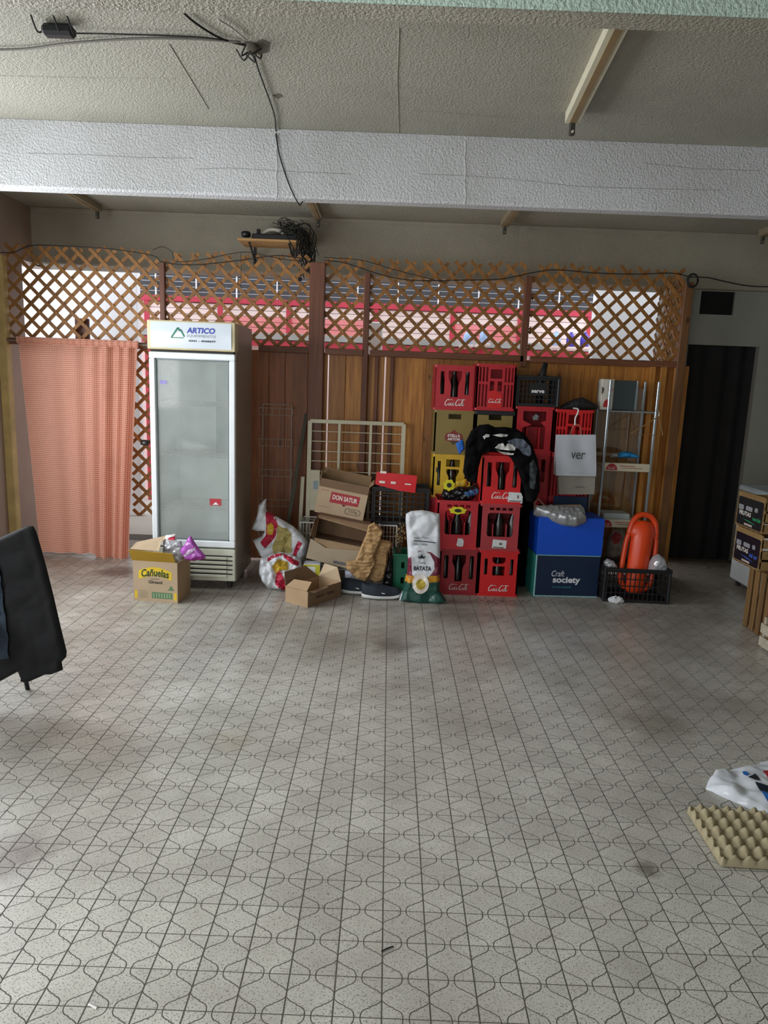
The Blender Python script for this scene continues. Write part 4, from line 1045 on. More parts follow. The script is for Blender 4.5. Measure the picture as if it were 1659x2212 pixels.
# ---- sneakers
SNB = plain('sneaker_black', '16202b', .75, .15, 20, bump=.15, bscale=200); SOLE = plain('sneaker_sole', 'c9ccc9', .55, .08)
def sneaker(label, loc, rz, s=1.0):
    t = thing('sneaker', label, 'shoe', loc, rz)
    L = .29 * s
    def half(x):   # outline half width along length, 0 heel .. 1 toe
        return (.036 + .014 * sin(pi * min(1, x * 1.05)) + .006 * sin(pi * x * 2 - .6)) * (1 if x < .93 else sqrt(max(0, 1 - ((x - .93) / .07) ** 2)) * .99 + .01) * (sqrt(min(1, (x + .02) / .1)))
    n, k = 22, 14
    def sole(u, v):
        x = u; a = 2 * pi * v; hw = half(x) * 1.06; z0 = .004 + .018 * max(0, (x - .72) / .28) ** 2; th = .044 - .014 * x
        yy = hw * cos(a); zz = z0 + th * (.5 + .5 * (1 if sin(a) > 0 else -1) * abs(sin(a)) ** .35)
        return (x * L, yy, zz)
    X = XF[t.name]
    mb = MB().grid(sole, n, k, X); mb.build('sole', SOLE, t, smooth=True, world=True)
    def upper(u, v):
        x = u; a = pi * v; hw = half(x) * (1.0 - .0); base = .032 + .018 * max(0, (x - .72) / .28) ** 2
        hgt = (.09 if x < .32 else .09 - .04 * ((x - .32) / .68) ** .8) * (sqrt(min(1, (1.02 - x) / .14))) + (.018 * max(0, 1 - x / .12))
        top = hgt
        yy = hw * cos(a) * (1 - .35 * sin(a) * (1 - .4 * x)); zz = base + top * sin(a) ** .7
        if x < .4 and sin(a) > .8: zz -= .022 * (sin(a) - .8) / .2 * min(1, (.4 - x) / .1)
        return (x * L, yy, zz)
    up = MB().grid(upper, n, k, X).build('upper', SNB, t, smooth=True, world=True)
    tn = MB()
    for i in range(4):
        x = .40 + i * .06; z = .112 - i * .010
        tn.tube([X @ Vector((x * L, -.02, z - .004)), X @ Vector((x * L + .004, 0, z + .004)), X @ Vector((x * L, .02, z - .004))], .003, 5)
    tn.build('laces', plain('lace_dark', '2c333d', .8), t, world=True)
    mk = MB().add([(.52 * L, -half(.52) * 1.02 - .001, .055), (.6 * L, -half(.6) * 1.0 - .002, .05), (.6 * L, -half(.6) * .98 - .002, .056), (.52 * L, -half(.52) * .99 - .001, .06)], [(0, 1, 2, 3)], X)
    mk.build('side_mark', BWH, t, world=True)
    return t
sneaker('dark sneaker with pale sole lying nearest the batata sack', (-.15, 5.085, 0), radians(-2))
sneaker('dark sneaker partly hidden behind its pair by the paper bag', (-.335, 5.21, 0), radians(-10))
# ---- batata sack
t, b, fr, P_, patch, lc = pil('batata_sack', 'white and green batata sack standing in front of the red crates', 'sack',
    [(876, 1122), (877, 1110), (888, 1104), (912, 1102), (930, 1105), (940, 1108), (950, 1110), (951, 1150), (951, 1200), (950, 1240), (950, 1275), (962, 1290), (968, 1301), (940, 1303), (905, 1302), (862, 1297), (866, 1285), (876, 1262), (882, 1225), (880, 1180), (878, 1150)], 5.04, .05, SACKW, .03, .007, 9, 2, .010, ridge=1.5, power=.6)
MAR = plain('sack_maroon', '6d1f35', .45, .1); SGRN = plain('sack_green', '1c4a40', .3, .2, 12); ORG = plain('sack_orange', 'c48a22', .45)
patch([(881, 1204), (905, 1186), (930, 1190), (951, 1206), (951, 1246), (879, 1246)], MAR, 'maroon_field', .002)
patch([(877, 1240), (951, 1240), (950, 1254), (874, 1256)], ORG, 'orange_band', .0025)
patch([(875, 1254), (950, 1252), (951, 1276), (962, 1291), (966, 1300), (940, 1302), (905, 1301), (864, 1296), (868, 1284)], SGRN, 'green_field', .002)
patch([(888, 1200), (895, 1190), (915, 1186), (928, 1193), (937, 1210), (938, 1226), (926, 1242), (900, 1248), (890, 1238)], SACKW, 'white_shield', .0055)
def pe(cx, cy, rx, ry, n=18): return [(cx + rx * cos(2 * pi * i / n), cy + ry * sin(2 * pi * i / n)) for i in range(n)]
patch(pe(908, 1257, 18, 21), BWH, 'seal_ring', .008); patch(pe(908, 1258, 10, 11), plain('seal_gold', 'b9a033', .4), 'seal_centre', .010)
DK = plain('sack_ink', '2f3340', .6)
for (tx, px, py, w_, h_, f) in (('BATATA', 912, 1224, .128, .032, .0012), ('TUNAL', 911, 1212, .055, .014, 0), ('neto / Peso', 909, 1158, .105, .016, 0), ('kilo / kilos', 908, 1172, .1, .018, 0)):
    lettering(tx, .03, DK, b, fr, lc(px, py), width=w_, height=h_, bold=f, world=True, hfun=P_.h, lift=.009)
patch([(893, 1163), (940, 1168), (940, 1170), (893, 1165)], DK, 'rule', .007)
patch([(904, 1202), (902, 1196), (906, 1199), (910, 1193), (914, 1199), (918, 1196), (916, 1203)], DK, 'crown_mark', .009)
# ================================================================== GRILLE, POLE, WIRE RACK behind
CREAM = plain('cream_metal', 'c9c3a8', .5, .08)
def lean(x, z): return (x, 5.945 - .10 * (1 - z / 1.24), z)
gx0, gx1, gz1, gz0 = -.648, .128, 1.238, .42
gr_ = thing('window_grille', 'cream metal window grille leaning on the plank wall', 'grille', (-.26, 5.9, 0))
for nm, p, q in (('top_rail', (gx0, gz1), (gx1, gz1)), ('side_rail', (gx0, 0), (gx0, gz1)), ('side_rail', (gx1, 0), (gx1, gz1)), ('bottom_rail', (gx0, .06), (gx1, .06)), ('mullion', (gx0 + .245, .06), (gx0 + .245, gz1)), ('mullion', (gx0 + .505, .06), (gx0 + .505, gz1))):
    w_ = .033 if 'rail' in nm else .02
    MB().bar(lean(*p), lean(*q), w_ if p[1] == q[1] else .03, w_ if p[0] == q[0] else .03, (1, 0, 0) if p[0] == q[0] else (0, 0, 1)).build(nm, CREAM, gr_, world=True)
for i in range(13):
    z = 1.155 - i * .082
    MB().tube([lean(gx0, z), lean(gx1, z)], .0042, 6).build('bar', CREAM, gr_, world=True)
q = at(675, 1060, 5.86)
cpn = thing('metal_plate', 'narrow cream metal plate with a small label beside the biscuit box', 'plate', (q.x, 5.86, .55))
MB().bbox(q.x - .02, q.x + .06, 5.86, 5.872, .50, .84, .003).build('plate', CREAM, cpn, world=True)
flat_print(rect(q.x + .005, q.x + .045, .68, .75), plain('label_grey', '8fa0a6', .5), cpn, frame((0, 5.859, 0), (1, 0, 0), (0, 0, 1)), .001, name='label', world=True)
a_, b__ = at(654, 1030, 5.92), at(650, 1110, 5.85)
tag(MB().bar((a_.x, 5.93, a_.z), (a_.x - .02, 5.83, 0), .03, .02, (0, 1, 0)).build('cream_batten', CREAM), 'short cream batten leaning beside the wire basket', 'batten')
tag(MB().bar((-.69, 6.03, 1.29), (-.84, 5.62, .0), .03, .016, (0, 1, 0)).build('dark_stick', plain('stick_green', '4c4a3c', .7, .3, 10)), 'long dark greenish stick leaning on the plank wall', 'stick')
WD = plain('wire_dim', '9b958a', .4, .05)
wr_ = thing('wire_rack', 'thin wire display rack with baskets between fridge and post', 'rack', (-.92, 5.85, 0))
rx0, rx1, ry0, ry1 = -1.05, -.81, 5.82, 6.0
for x, y in ((rx0, ry1), (rx1, ry1)): MB().tube([(x, y, 0), (x, y, 1.36)], .004, 5).build('upright', WD, wr_, world=True)
MB().tube([(rx0, ry1, 1.36), (rx1, ry1, 1.36)], .004, 5).build('top_bar', WD, wr_, world=True)
for z in (1.28, 1.03, .78, .53, .28):
    mb = MB()
    for zz in (z, z + .055): mb.tube([(rx0, ry1, zz), (rx0, ry0, zz), (rx1 + .03, ry0, zz), (rx1 + .03, ry1, zz)], .0022, 4)
    for i in range(6): xx = rx0 + (rx1 + .03 - rx0) * i / 5; mb.tube([(xx, ry1, z), (xx, ry0, z), (xx, ry0, z + .055)], .0016, 4)
    mb.build('basket', WD, wr_, world=True)
# ================================================================== BOTTLE CRATES
CRED = plain('crate_red', 'b3202a', .42, .12, 5); CRED2 = plain('crate_bright_red', 'cc1f22', .38, .08, 5); CRED3 = plain('crate_faded_red', 'a5343a', .5, .12, 5); CDRED = plain('crate_dark_red', '8a1a22', .45, .12, 5)
GOLD = plain('crate_olive_gold', '83713a', .45, .1, 5); CYEL = plain('crate_yellow', 'c9a526', .45, .12, 5); CAPB = plain('crate_cap_black', '17161a', .5)
CWH = plain('crate_logo_white', 'e3dfdc', .5, .05)
def sym(pts): return pts + [(-x, y) for x, y in pts[::-1]]
def crate_pattern(kind, w, h):
    """front panel outline and holes in (a 0..w, b 0..h)"""
    c = w / 2; k = h / .355; ho = []
    def P_(pts): return [(c + x, y * k) for x, y in pts]
    if kind in ('bottle', 'faded'):
        for s in (-1, 1): ho.append(P_(rrect(s * .096 - .016, s * .096 + .016, .125, .305, .006, 2)))
        ho.append(P_([(-.028, .105), (.028, .105), (.028, .195), (.036, .225), (.050, .25), (.052, .31), (-.052, .31), (-.050, .25), (-.036, .225), (-.028, .195)]))
    elif kind == 'window':
        ho.append(P_(rrect(-.098, .098, .105, .285, .022, 3)))
        for i in range(4): ho.append(P_(rect(-.085 + i * .046, -.085 + i * .046 + .034, .305, .325)))
    elif kind == 'cup':
        for s in (-1, 1): ho.append(P_(rrect(s * .098 - .013, s * .098 + .013, .165, .29, .006, 2)))
        ho.append(P_([(-.03, .252), (.03, .252), (.048, .268), (.05, .302), (-.05, .302), (-.048, .268)])); ho.append(P_(rect(-.046, .046, .16, .232)))
    elif kind == 'ribbed':
        for s in (-1, 1):
            for i in range(3):
                for z0, z1 in ((.03, .20), (.22, .33)): ho.append(P_(rect(s * (.072 + i * .026) - .007, s * (.072 + i * .026) + .007, z0, z1)))
        ho.append(P_(rect(-.046, .046, .245, .315)))
        for s in (-1, 1): ho.append(P_(rrect(s * .03 - .017, s * .03 + .017, .15, .225, .004, 2)))
    elif kind == 'plain_handle': ho.append(P_(rect(-.05, .05, .285, .325)))
    elif kind == 'frame':
        ho.append(P_([(-.09, .03), (.09, .03), (.09, .2), (.05, .235), (.09, .25), (.09, .32), (-.09, .32), (-.09, .25), (-.02, .215), (-.09, .19)]))
    elif kind == 'yellow':
        ho.append(P_([(-.03, .1), (.03, .1), (.03, .17), (.05, .21), (.05, .235), (-.05, .235), (-.05, .21), (-.03, .17)])); ho.append(P_(rect(-.055, .055, .255, .315)))
        for s in (-1, 1): ho.append(P_(rect(s * .108 - .012, s * .108 + .012, .1, .3)))
    return rect(0, w, 0, h), ho
PROTO = {}
def crate_parts(kind, w, d, h, mat, left=True):
    key = (left, kind, round(w, 3), round(d, 3), round(h, 3), mat.name)
    if key in PROTO: return PROTO[key]
    ol, ho = crate_pattern(kind, w, h); ols, hos = crate_pattern(kind, d, h); L = []
    f = lambda *a: frame(*a)
    ol2 = rect(0, w, .004, h - .012)
    L.append(('front_wall', MB().plate(ol, ho, .012, f((0, 0, 0), (1, 0, 0), (0, 0, 1))).mesh('front_wall', mat)))
    L.append(('back_wall', MB().plate(ol, [], .012, f((w, d, 0), (-1, 0, 0), (0, 0, 1))).mesh('back_wall', mat)))
    L.append(('side_wall', MB().plate(ols, [], .012, f((w, 0, 0), (0, 1, 0), (0, 0, 1))).mesh('side_wall', mat)))
    L.append(('side_wall', MB().plate(ols, hos if left else [], .012, f((0, d, 0), (0, -1, 0), (0, 0, 1))).mesh('side_wall', mat)))
    L.append(('base', MB().box(.006, w - .006, .006, d - .006, .004, .016).mesh('base', mat)))
    dv = MB()
    for i in (1, 2):
        dv.box(w * i / 3 - .003, w * i / 3 + .003, .012, d - .012, .016, h * .55); dv.box(.012, w - .012, d * i / 3 - .003, d * i / 3 + .003, .016, h * .55)
    L.append(('divider', dv.mesh('divider', mat)))
    for nm, z0, z1 in (('rim', h - .02, h), ('foot_band', 0, .018)):
        r = MB().plate(rrect(-.004, w + .004, -.004, d + .004, .012, 2), [rrect(.010, w - .010, .010, d - .010, .008, 2)], z1 - z0, Matrix.Translation((0, 0, z1)))
        L.append((nm, r.mesh(nm, mat)))
    cr = MB()
    for x, y in ((0, 0), (w, 0), (0, d), (w, d)): cr.lathe([(.014, .018), (.014, h - .02)], 8, Matrix.Translation((x + (.010 if x == 0 else -.010), y + (.010 if y == 0 else -.010), 0)), cap=False)
    PROTO[key] = L
    return L
def crate(label, kind, mat, x, y, z, w, d, h, rz=0, logo='script', lmat=None, group=None, name='bottle_crate'):
    t = thing(name, label, 'crate', (x, y, z), rz, group)
    fw = None
    for nm, me in crate_parts(kind, w, d, h, mat, x < .5):
        o = bpy.data.objects.new(nm, me); COL.objects.link(o); o.parent = t; XF[o.name] = XF[t.name]
        if nm == 'front_wall': fw = o
    f0 = frame((0, 0, 0), (1, 0, 0), (0, 0, 1))
    k = h / .355
    if logo == 'script': script_logo(lmat or CWH, fw, f0, (w * .53, .062 * k), w * .52)
    if logo == 'script_small':
        mb = MB().plate([(w * .5 - .052, .02), (w * .5 + .052, .02), (w * .5 + .052, .12), (w * .5 - .005, .16), (w * .5 - .052, .145)], [], .003, f0 @ Matrix.Translation((0, 0, .004))).build('name_plate', CRED2, fw)
        script_logo(CWH, fw, f0 @ Matrix.Translation((0, 0, .004)), (w * .5, .075 * k), w * .34)
    return t, fw, f0
# front row: two columns on the floor
HF = .358; WF = .305
YF_ = 5.25
c1 = (crate('dark faded red crate at the bottom left of the front stack', 'bottle', CDRED, .428, YF_, 0, .295, .30, HF, lmat=plain('logo_faded', 'b9a39c', .6, .2, 40)),
      crate('red bottle crate with an open window on the front stack beside the batata sack', 'window', CRED, .392, YF_ - .0, HF, WF + .01, .30, HF + .012, logo=None),
      crate('bright red crate at the bottom right of the front stack', 'cup', CRED2, .727, YF_ + .005, 0, WF - .002, .30, HF),
      crate('faded red crate with torn paper label in the middle of the front stack', 'window', CRED3, .715, YF_, HF, WF, .30, HF, logo=None),
      crate('red bottle crate at the top of the front stack under the black hoodie', 'bottle', CRED2, .705, YF_, 2 * HF, WF, .30, HF))
BOT = plain('bottle_dark_glass', '0d0a09', .25, .1)
bot_me = MB().lathe([(.036, 0), (.04, .01), (.04, .15), (.034, .19), (.018, .25), (.015, .285), (.017, .29), (.017, .3)], 12).mesh('bottle', BOT, True)
def bottles(crate_t, w, desc, z0=.018):
    b_ = XF[crate_t.name].translation
    for i in range(3):
        o = bpy.data.objects.new('glass_bottle', bot_me); COL.objects.link(o)
        o.location = (b_.x + w * (i * 2 + 1) / 6, b_.y + .062, b_.z + z0)
        tag(o, 'dark glass bottle in the %s, %s of its three' % (desc, ('leftmost', 'middle one', 'rightmost')[i]), 'bottle', 'dark bottles standing in the crates')
PAPER = plain('label_paper', 'd4d6d6', .7, .1, 30)
t, fw, f0 = c1[1]
flat_print([(.155, .03), (.165, .085), (.2, .082), (.21, .06), (.205, .022), (.17, .02)], PAPER, fw, f0, .002, name='paper_label')
t, fw, f0 = c1[3]
flat_print([(.10, .012), (.205, .01), (.21, .08), (.105, .086)], PAPER, fw, f0, .002, name='paper_label'); flat_print([(.108, .022), (.19, .02), (.19, .027), (.108, .03)], INK, fw, f0, .003, name='label_line'); flat_print(rect(.155, .175, .045, .06), INK, fw, f0, .003, name='label_line')
t, fw, f0 = c1[4]
flat_print([(.205, .01), (.315, .01), (.315, .06), (.30, .09), (.21, .092)], PAPER, fw, f0, .003, name='paper_label'); flat_print(rect(.215, .305, .022, .029), INK, fw, f0, .004, name='label_line'); flat_print(rect(.275, .285, .045, .07), INK, fw, f0, .004, name='label_line')
# back row: four columns against the plank wall (the lowest ones are hidden by the front row)
HB = .345; YB_ = 5.62; WB = .312
for i in (0, 1):
    crate('red crate at floor level under the yellow crate' if i == 0 else 'red crate directly under the yellow crate', 'bottle', CRED, .362, YB_, i * HB, WB, .31, HB, logo=None)
tY = crate('scuffed yellow crate between the gold crate and the red ones', 'yellow', CYEL, .366, YB_ - .01, 2 * HB, WB, .31, HB, logo=None)
tS = crate('olive gold beer crate with red emblem on the yellow crate', 'plain_handle', GOLD, .362, YB_, 3 * HB, WB, .31, HB, logo=None)
tT = crate('red bottle crate at the top left of the back row', 'bottle', CRED, .347, YB_, 4 * HB, WB, .31, HB)
for tt in (tY,):
    t, fw, f0 = tt
    for (x, y, s) in ((.03, .22, .02), (.05, .15, .012), (.28, .12, .016)): flat_print(ellipse(x, y, s * .4, s), INK, fw, f0, .001, name='scuff')
def stella(t, fw, f0, c):
    R_ = plain('emblem_red', '7e2c26', .5)
    flat_print([(c - .065, .105), (c + .065, .105), (c + .072, .14), (c + .06, .165), (c + .03, .17), (c, .195), (c - .03, .17), (c - .06, .165), (c - .072, .14)], R_, fw, f0, .001, name='emblem')
    flat_print([(c - .035, .105), (c, .075), (c + .035, .105)], plain('emblem_brown', '4c3a1e', .5), fw, f0, .001, name='emblem_foot')
    lettering('STELLA', .03, CWH, fw, f0, (c, .148), width=.1, height=.022, bold=.001, lift=.002); lettering('ARTOIS', .03, CWH, fw, f0, (c, .121), width=.1, height=.02, bold=.001, lift=.002)
stella(*tS, WB * .5)
for i in range(3):
    crate(('red crate hidden at floor level behind the faded red crate', 'red crate hidden behind the hooded crate, second from the floor', 'red crate behind the black hoodie under the second gold crate')[i], 'bottle', CRED, .686, YB_, i * HB, .294, .31, HB, logo=None)
tS2 = crate('olive gold beer crate with black rim behind the black hoodie', 'plain_handle', GOLD, .682, YB_, 3 * HB + .004, .30, .31, HB, logo=None)
stella(*tS2, .15)
MB().bbox(-.006, .306, -.006, .316, HB - .03, HB + .006, .004).build('black_cap', CAPB, tS2[0])
crate('ribbed red crate at the very top of the back row', 'ribbed', CRED, .668, YB_ - .02, 4 * HB + .01, .302, .31, .355, logo='script_small')
for i in range(4):
    crate(('red crate at floor level behind the navy box', 'red crate second from the floor behind the navy box', 'red crate third from the floor behind the paper bags', 'red crate with a torn front under the black dairy crate')[i], 'frame' if i == 3 else 'bottle', CRED, .99, YB_, i * .358, .30, .31, .358, logo=None)
for i in range(4):
    crate(('ribbed red crate at floor level beside the shelf rack', 'ribbed red crate second from the floor beside the shelf rack', 'ribbed red crate third from the floor behind the white paper bag', 'ribbed red crate with the hook of the white paper bag')[i], 'ribbed', CRED2 if i == 3 else CRED, 1.303, YB_ + .01, i * .355, .30, .31, .355, logo=None)
for tt, w_, ds_ in ((c1[0], .295, 'dark faded floor crate'), (c1[1], .315, 'window crate by the batata sack'), (c1[2], WF, 'bright red floor crate'), (c1[3], WF, 'faded crate with paper label'), (c1[4], WF, 'crate under the hoodie'), (tY, WB, 'yellow crate'), (tT, WB, 'topmost left crate')): bottles(tt[0], w_, ds_)
# dairy crate on top
t, fw, f0 = mesh_crate('dairy_crate', 'black plastic dairy crate on the tall red crates', (.985, YB_ + .005, 4 * .358 + .002), .33, .28, .235, BPL, 9, 5, bar=.006)
MB().plate(rect(.10, .235, .085, .18), [], .004, f0 @ Matrix.Translation((0, 0, .006))).build('name_plate', BPL, fw, world=True)
lettering('serve', .03, CWH, fw, f0, (.165, .115), width=.1, height=.022, bold=.0012, world=True, lift=.008)
pt = at(1172, 805, 5.76)
tl = thing('hand_blower', 'black tool handle sticking up out of the black dairy crate', 'tool', (pt.x, 5.74, 4 * .358 + .012))
MB().tube([(pt.x - .02, 5.74, 4 * .358 + .012), (pt.x - .015, 5.74, 1.64), (pt.x, 5.74, 1.70), (pt.x + .015, 5.74, 1.775)], [.03, .035, .026, .02], 10).build('handle', BPL, tl, smooth=True, world=True)
MB().bbox(pt.x - .055, pt.x + .05, 5.72, 5.77, 1.645, 1.675, .008).build('collar', BPL, tl, world=True)
# dark garment lying on the ribbed crate
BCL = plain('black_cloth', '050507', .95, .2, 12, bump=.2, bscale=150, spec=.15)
t, b, fr, P_, patch, lc = pil('dark_garment', 'crumpled dark garment lying on the ribbed red crate', 'garment', [(1208, 886), (1212, 876), (1226, 868), (1240, 862), (1258, 858), (1275, 866), (1290, 876), (1290, 884), (1262, 886)], 5.70, .07, plain('garment_dark', '1d1a1a', .85, .2), .05, .014, 24, 5, .012)
# bits poking out of the torn crate: white blossom-like foil
t, b, fr, P_, patch, lc = pil('foil_scrap', 'small pale foil scrap inside the torn red crate', 'scrap', [(1150, 900), (1158, 894), (1166, 898), (1162, 908), (1152, 908)], 5.70, .012, plain('foil', '9aa0a0', .3), .015, .01, 60, 2, .006)
# ---- yellow toy flowers, black crumpled bag, blue lid on the lower red crate
YTOY = plain('toy_yellow', 'd0c61e', .4, .08); TBLK = plain('toy_black', '14120e', .6)
def ring_toy(label, px, py, Y, r, flat=False):
    q = at(px, py, Y)
    t = thing('toy_flower', label, 'toy', tuple(q))
    mb = MB(); n = 24
    out = [((r * (1 + .12 * sin(i * 2 * pi / n * 7))) * cos(2 * pi * i / n), (r * (1 + .12 * sin(i * 2 * pi / n * 7))) * (.45 if flat else 1) * sin(2 * pi * i / n)) for i in range(n)]
    fr = frame(q, (1, 0, 0), (0, 0, 1))
    MB().plate(out, [], .012, fr).build('petals', YTOY, t, world=True)
    MB().plate(ellipse(0, 0, r * .42, r * .42 * (.5 if flat else 1), 14), [], .006, fr @ Matrix.Translation((0, 0, .006))).build('centre', TBLK, t, world=True)
    return t
ring_toy('yellow toy flower with black centre above the lower red crate', 970, 1048, 5.30, .042)
ring_toy('flat yellow toy flower on the edge of the window crate', 989, 1103, 5.235, .062, True)
t, b, fr, P_, patch, lc = pil('black_bag', 'shiny crumpled black plastic bag on the window crate', 'bag', [(952, 1072), (958, 1056), (975, 1058), (990, 1050), (1010, 1052), (1032, 1044), (1036, 1062), (1022, 1080), (990, 1086), (965, 1084)], 5.36, .05, plain('black_glossy_poly', '121317', .22, .2), .05, .02, 30, 4, .011, ridge=.7)
patch([(1000, 1062), (1020, 1056), (1034, 1054), (1030, 1066), (1008, 1070)], plain('poly_blue', '3f6796', .3), 'blue_print', .004)
t, b, fr, P_, patch, lc = pil('yellow_packet', 'small yellow packet behind the black bag on the crates', 'packet', [(984, 1040), (1008, 1034), (1010, 1050), (988, 1056)], 5.42, .02, CYEL, .03, .006, 30, 3, .01)
t, b, fr, P_, patch, lc = pil('blue_cloth', 'bright blue cloth corner peeking beside the black hoodie', 'cloth', [(984, 958), (1000, 948), (1004, 970), (992, 982)], 5.56, .012, plain('cloth_blue', '1f66c2', .6), .02, .006, 40, 3, .008)
# ---- black hoodie draped over the stack
t, b, fr, P_, patch, lc = pil('black_hoodie', 'black hoodie with pale face print draped over the red crates', 'hoodie',
    [(1004, 985), (1006, 955), (1018, 930), (1035, 918), (1055, 916), (1070, 923), (1090, 922), (1115, 926), (1135, 938), (1150, 962), (1160, 990), (1166, 1020), (1166, 1060), (1158, 1078), (1150, 1085), (1136, 1082), (1130, 1050), (1118, 1015), (1104, 990), (1092, 979), (1060, 977), (1042, 981), (1034, 1010), (1030, 1045), (1010, 1040), (1000, 1020)], 5.225, .05, BCL, .035, .016, 11, 8, .011, ridge=1.4, back=.3)
HW = plain('hoodie_print_white', 'c9c8c4', .7, .1, 40); HG = plain('hoodie_print_grey', '4a505c', .8, .25, 30)
patch([(1094, 952), (1112, 946), (1128, 948), (1142, 962), (1146, 980), (1140, 984), (1128, 980), (1118, 968), (1104, 966)], HG, 'grey_print', .004)
patch([(1067, 966), (1074, 958), (1084, 956), (1089, 964), (1094, 957), (1104, 959), (1112, 966), (1110, 972), (1090, 971), (1078, 970)], HW, 'white_print', .006)
patch([(1070, 970), (1082, 975), (1108, 978), (1106, 981), (1090, 982), (1078, 977)], HW, 'white_print', .006)
patch([(1063, 939), (1078, 936), (1096, 938), (1094, 942), (1078, 943)], HW, 'white_print', .005); patch([(1041, 942), (1048, 936), (1056, 938), (1054, 943), (1047, 944), (1045, 948)], HW, 'white_print', .005)
patch([(1141, 1000), (1150, 990), (1158, 1010), (1152, 1055), (1142, 1052)], plain('hoodie_print_dim', '2a3234', .8), 'grey_print', .005)
t, b, fr, P_, patch, lc = pil('black_sheet', 'black sheet filling the gap between the front crates and the navy carton', 'cloth', [(1118, 1010), (1150, 1010), (1152, 1040), (1150, 1150), (1147, 1270), (1140, 1278), (1120, 1278), (1112, 1150)], 5.575, .02, BCL, .03, .008, 12, 12, .016, ridge=1.0, back=.3)  # black sheet closing the gap down to the floor
# ================================================================== HANGING PAPER BAGS
def carrier(label, TL, TR, BR_, BL_, Y, mat, txt=None, depth=.09, tw=.1, th=.04, tpx=None):
    a, b_, c, d = [at(x, y, Y) for x, y in (TL, TR, BR_, BL_)]
    t = thing('paper_carrier_bag', label, 'bag', ((c.x + d.x) / 2, Y, min(c.z, d.z)))
    n = 14; mb = MB()
    def face(u, v, back=False):
        top = a.lerp(b_, u); bot = d.lerp(c, u); p = bot.lerp(top, v)
        puff = (depth / 2) * (.25 + .75 * (1 - v)) * (1 if back else -1)
        p = p + Vector((0, depth / 2 + puff + (.004 * sin(u * 9 + v * 4) + .006 * noise.noise(Vector((u * 4, v * 4, Y)))), 0)); return tuple(p)
    MB().grid(lambda u, v: face(u, v), n, n).build('front_face', mat, t, smooth=True, world=True); MB().grid(lambda u, v: face(u, v, True), n, n).build('back_face', mat, t, smooth=True, world=True)
    for u in (0, 1): MB().grid(lambda s, v: tuple(Vector(face(u, v)).lerp(Vector(face(u, v, True)), s)), 2, n).build('gusset', mat, t, world=True)
    MB().grid(lambda s, v: tuple(Vector(face(v, 0)).lerp(Vector(face(v, 0, True)), s)), 2, n).build('bag_bottom', mat, t, world=True)
    return t, a, b_, c, d
GRY = plain('bag_white_paper', 'bfc4cc', .6, .05, 4, bump=.1, bscale=9); BEI = plain('bag_beige_paper', '9a958a', .65, .06, 4, bump=.1, bscale=9)
t, a, b_, c, d = carrier('white paper carrier bag lettered ver hanging before the red crates', (1204, 940), (1290, 940), (1288, 1029), (1201, 1027), 5.40, GRY)
frv = frame(at(1247, 990, 5.405), (1, 0, 0), (0, 0, 1))
lettering('ver', .1, plain('bag_ink', '3a3a3c', .7), t, frv, (0, .02), width=.105, height=.05, world=True, lift=.014)
lettering('OBJETOS DE DISEÑO', .02, plain('bag_pale_ink', '9a9ca2', .7), t, frv, (0, -.11), width=.12, height=.007, world=True, lift=.026)
hk = at(1250, 890, 5.42)
for s in (-.045, .045):
    m_ = (a + b_) / 2
    MB().tube(catmull([(m_.x + s, 5.445, m_.z - .01), (m_.x + s * .6, 5.44, m_.z + .06), (hk.x - .01, 5.44, hk.z - .09)], 5), .003, 5).build('handle', plain('bag_cord', '8a7d68', .8), t, world=True)
hkt = MB().tube(catmull([(hk.x - .014, 5.44, hk.z - .10), (hk.x - .016, 5.44, hk.z - .05), (hk.x - .002, 5.44, hk.z - .01), (hk.x + .004, 5.46, hk.z + .02), (hk.x + .004, 5.60, hk.z + .022)], 6), .006, 7).build('plastic_hook', plain('hook_white', 'd8d8d4', .4), smooth=True)
tag(hkt, 'white plastic hook holding the ver carrier bag on the crate', 'hook')
t2, a, b_, c, d = carrier('beige paper carrier bag behind and below the white one', (1206, 960), (1290, 960), (1284, 1068), (1208, 1068), 5.50, BEI, depth=.07)
lettering('objetos', .02, plain('bag_ink2', '4c4a46', .7), t2, frame(at(1252, 1052, 5.50), (1, 0, 0), (0, 0, 1)), width=.075, height=.009, bold=.0005, world=True, lift=.004)
# ================================================================== BLUE AND NAVY CARTONS
n0 = G(1153, 1287); n1 = G(1290, 1290)
NAVY = plain('navy_card', '0f2340', .45, .08, 3); TEAL = plain('teal_card', '2f8f82', .5, .1, 3); BLUE = plain('blue_card', '0a4cc4', .45, .06, 3); EDGE = plain('pale_edge', '8fc3c4', .6)
nb = thing('navy_carton', 'navy blue carton with teal side and white lettering on the floor', 'box', (n0.x, n0.y, 0), atan2((n1 - n0).y, (n1 - n0).x))
Wn = .495; Dn = .28; Hn = .325
MB().bbox(0, Wn, 0, Dn, 0, Hn, .003).build('body', NAVY, nb)
MB().plate(rect(0, Dn, 0, Hn), [], .004, frame((-.0045, Dn, 0), (0, -1, 0), (0, 0, 1))).build('teal_side', TEAL, nb)
MB().box(-.004, Wn, -.004, .004, Hn - .003, Hn + .003).build('top_edge', EDGE, nb); MB().box(0, Wn, -.003, .004, 0, .006).build('bottom_edge', EDGE, nb); MB().box(-.006, .004, -.004, .004, 0, Hn).build('corner_edge', EDGE, nb)
f0 = frame((0, 0, 0), (1, 0, 0), (0, 0, 1)); BXW = plain('carton_lettering', 'd9dee2', .5)
lettering('society', .07, BXW, nb, f0, (.245, .125), width=.215, height=.062, bold=.0025, lift=.002)
lettering('Craft', .05, BXW, nb, f0, (.175, .182), width=.1, height=.046, shear=.25, lift=.002)
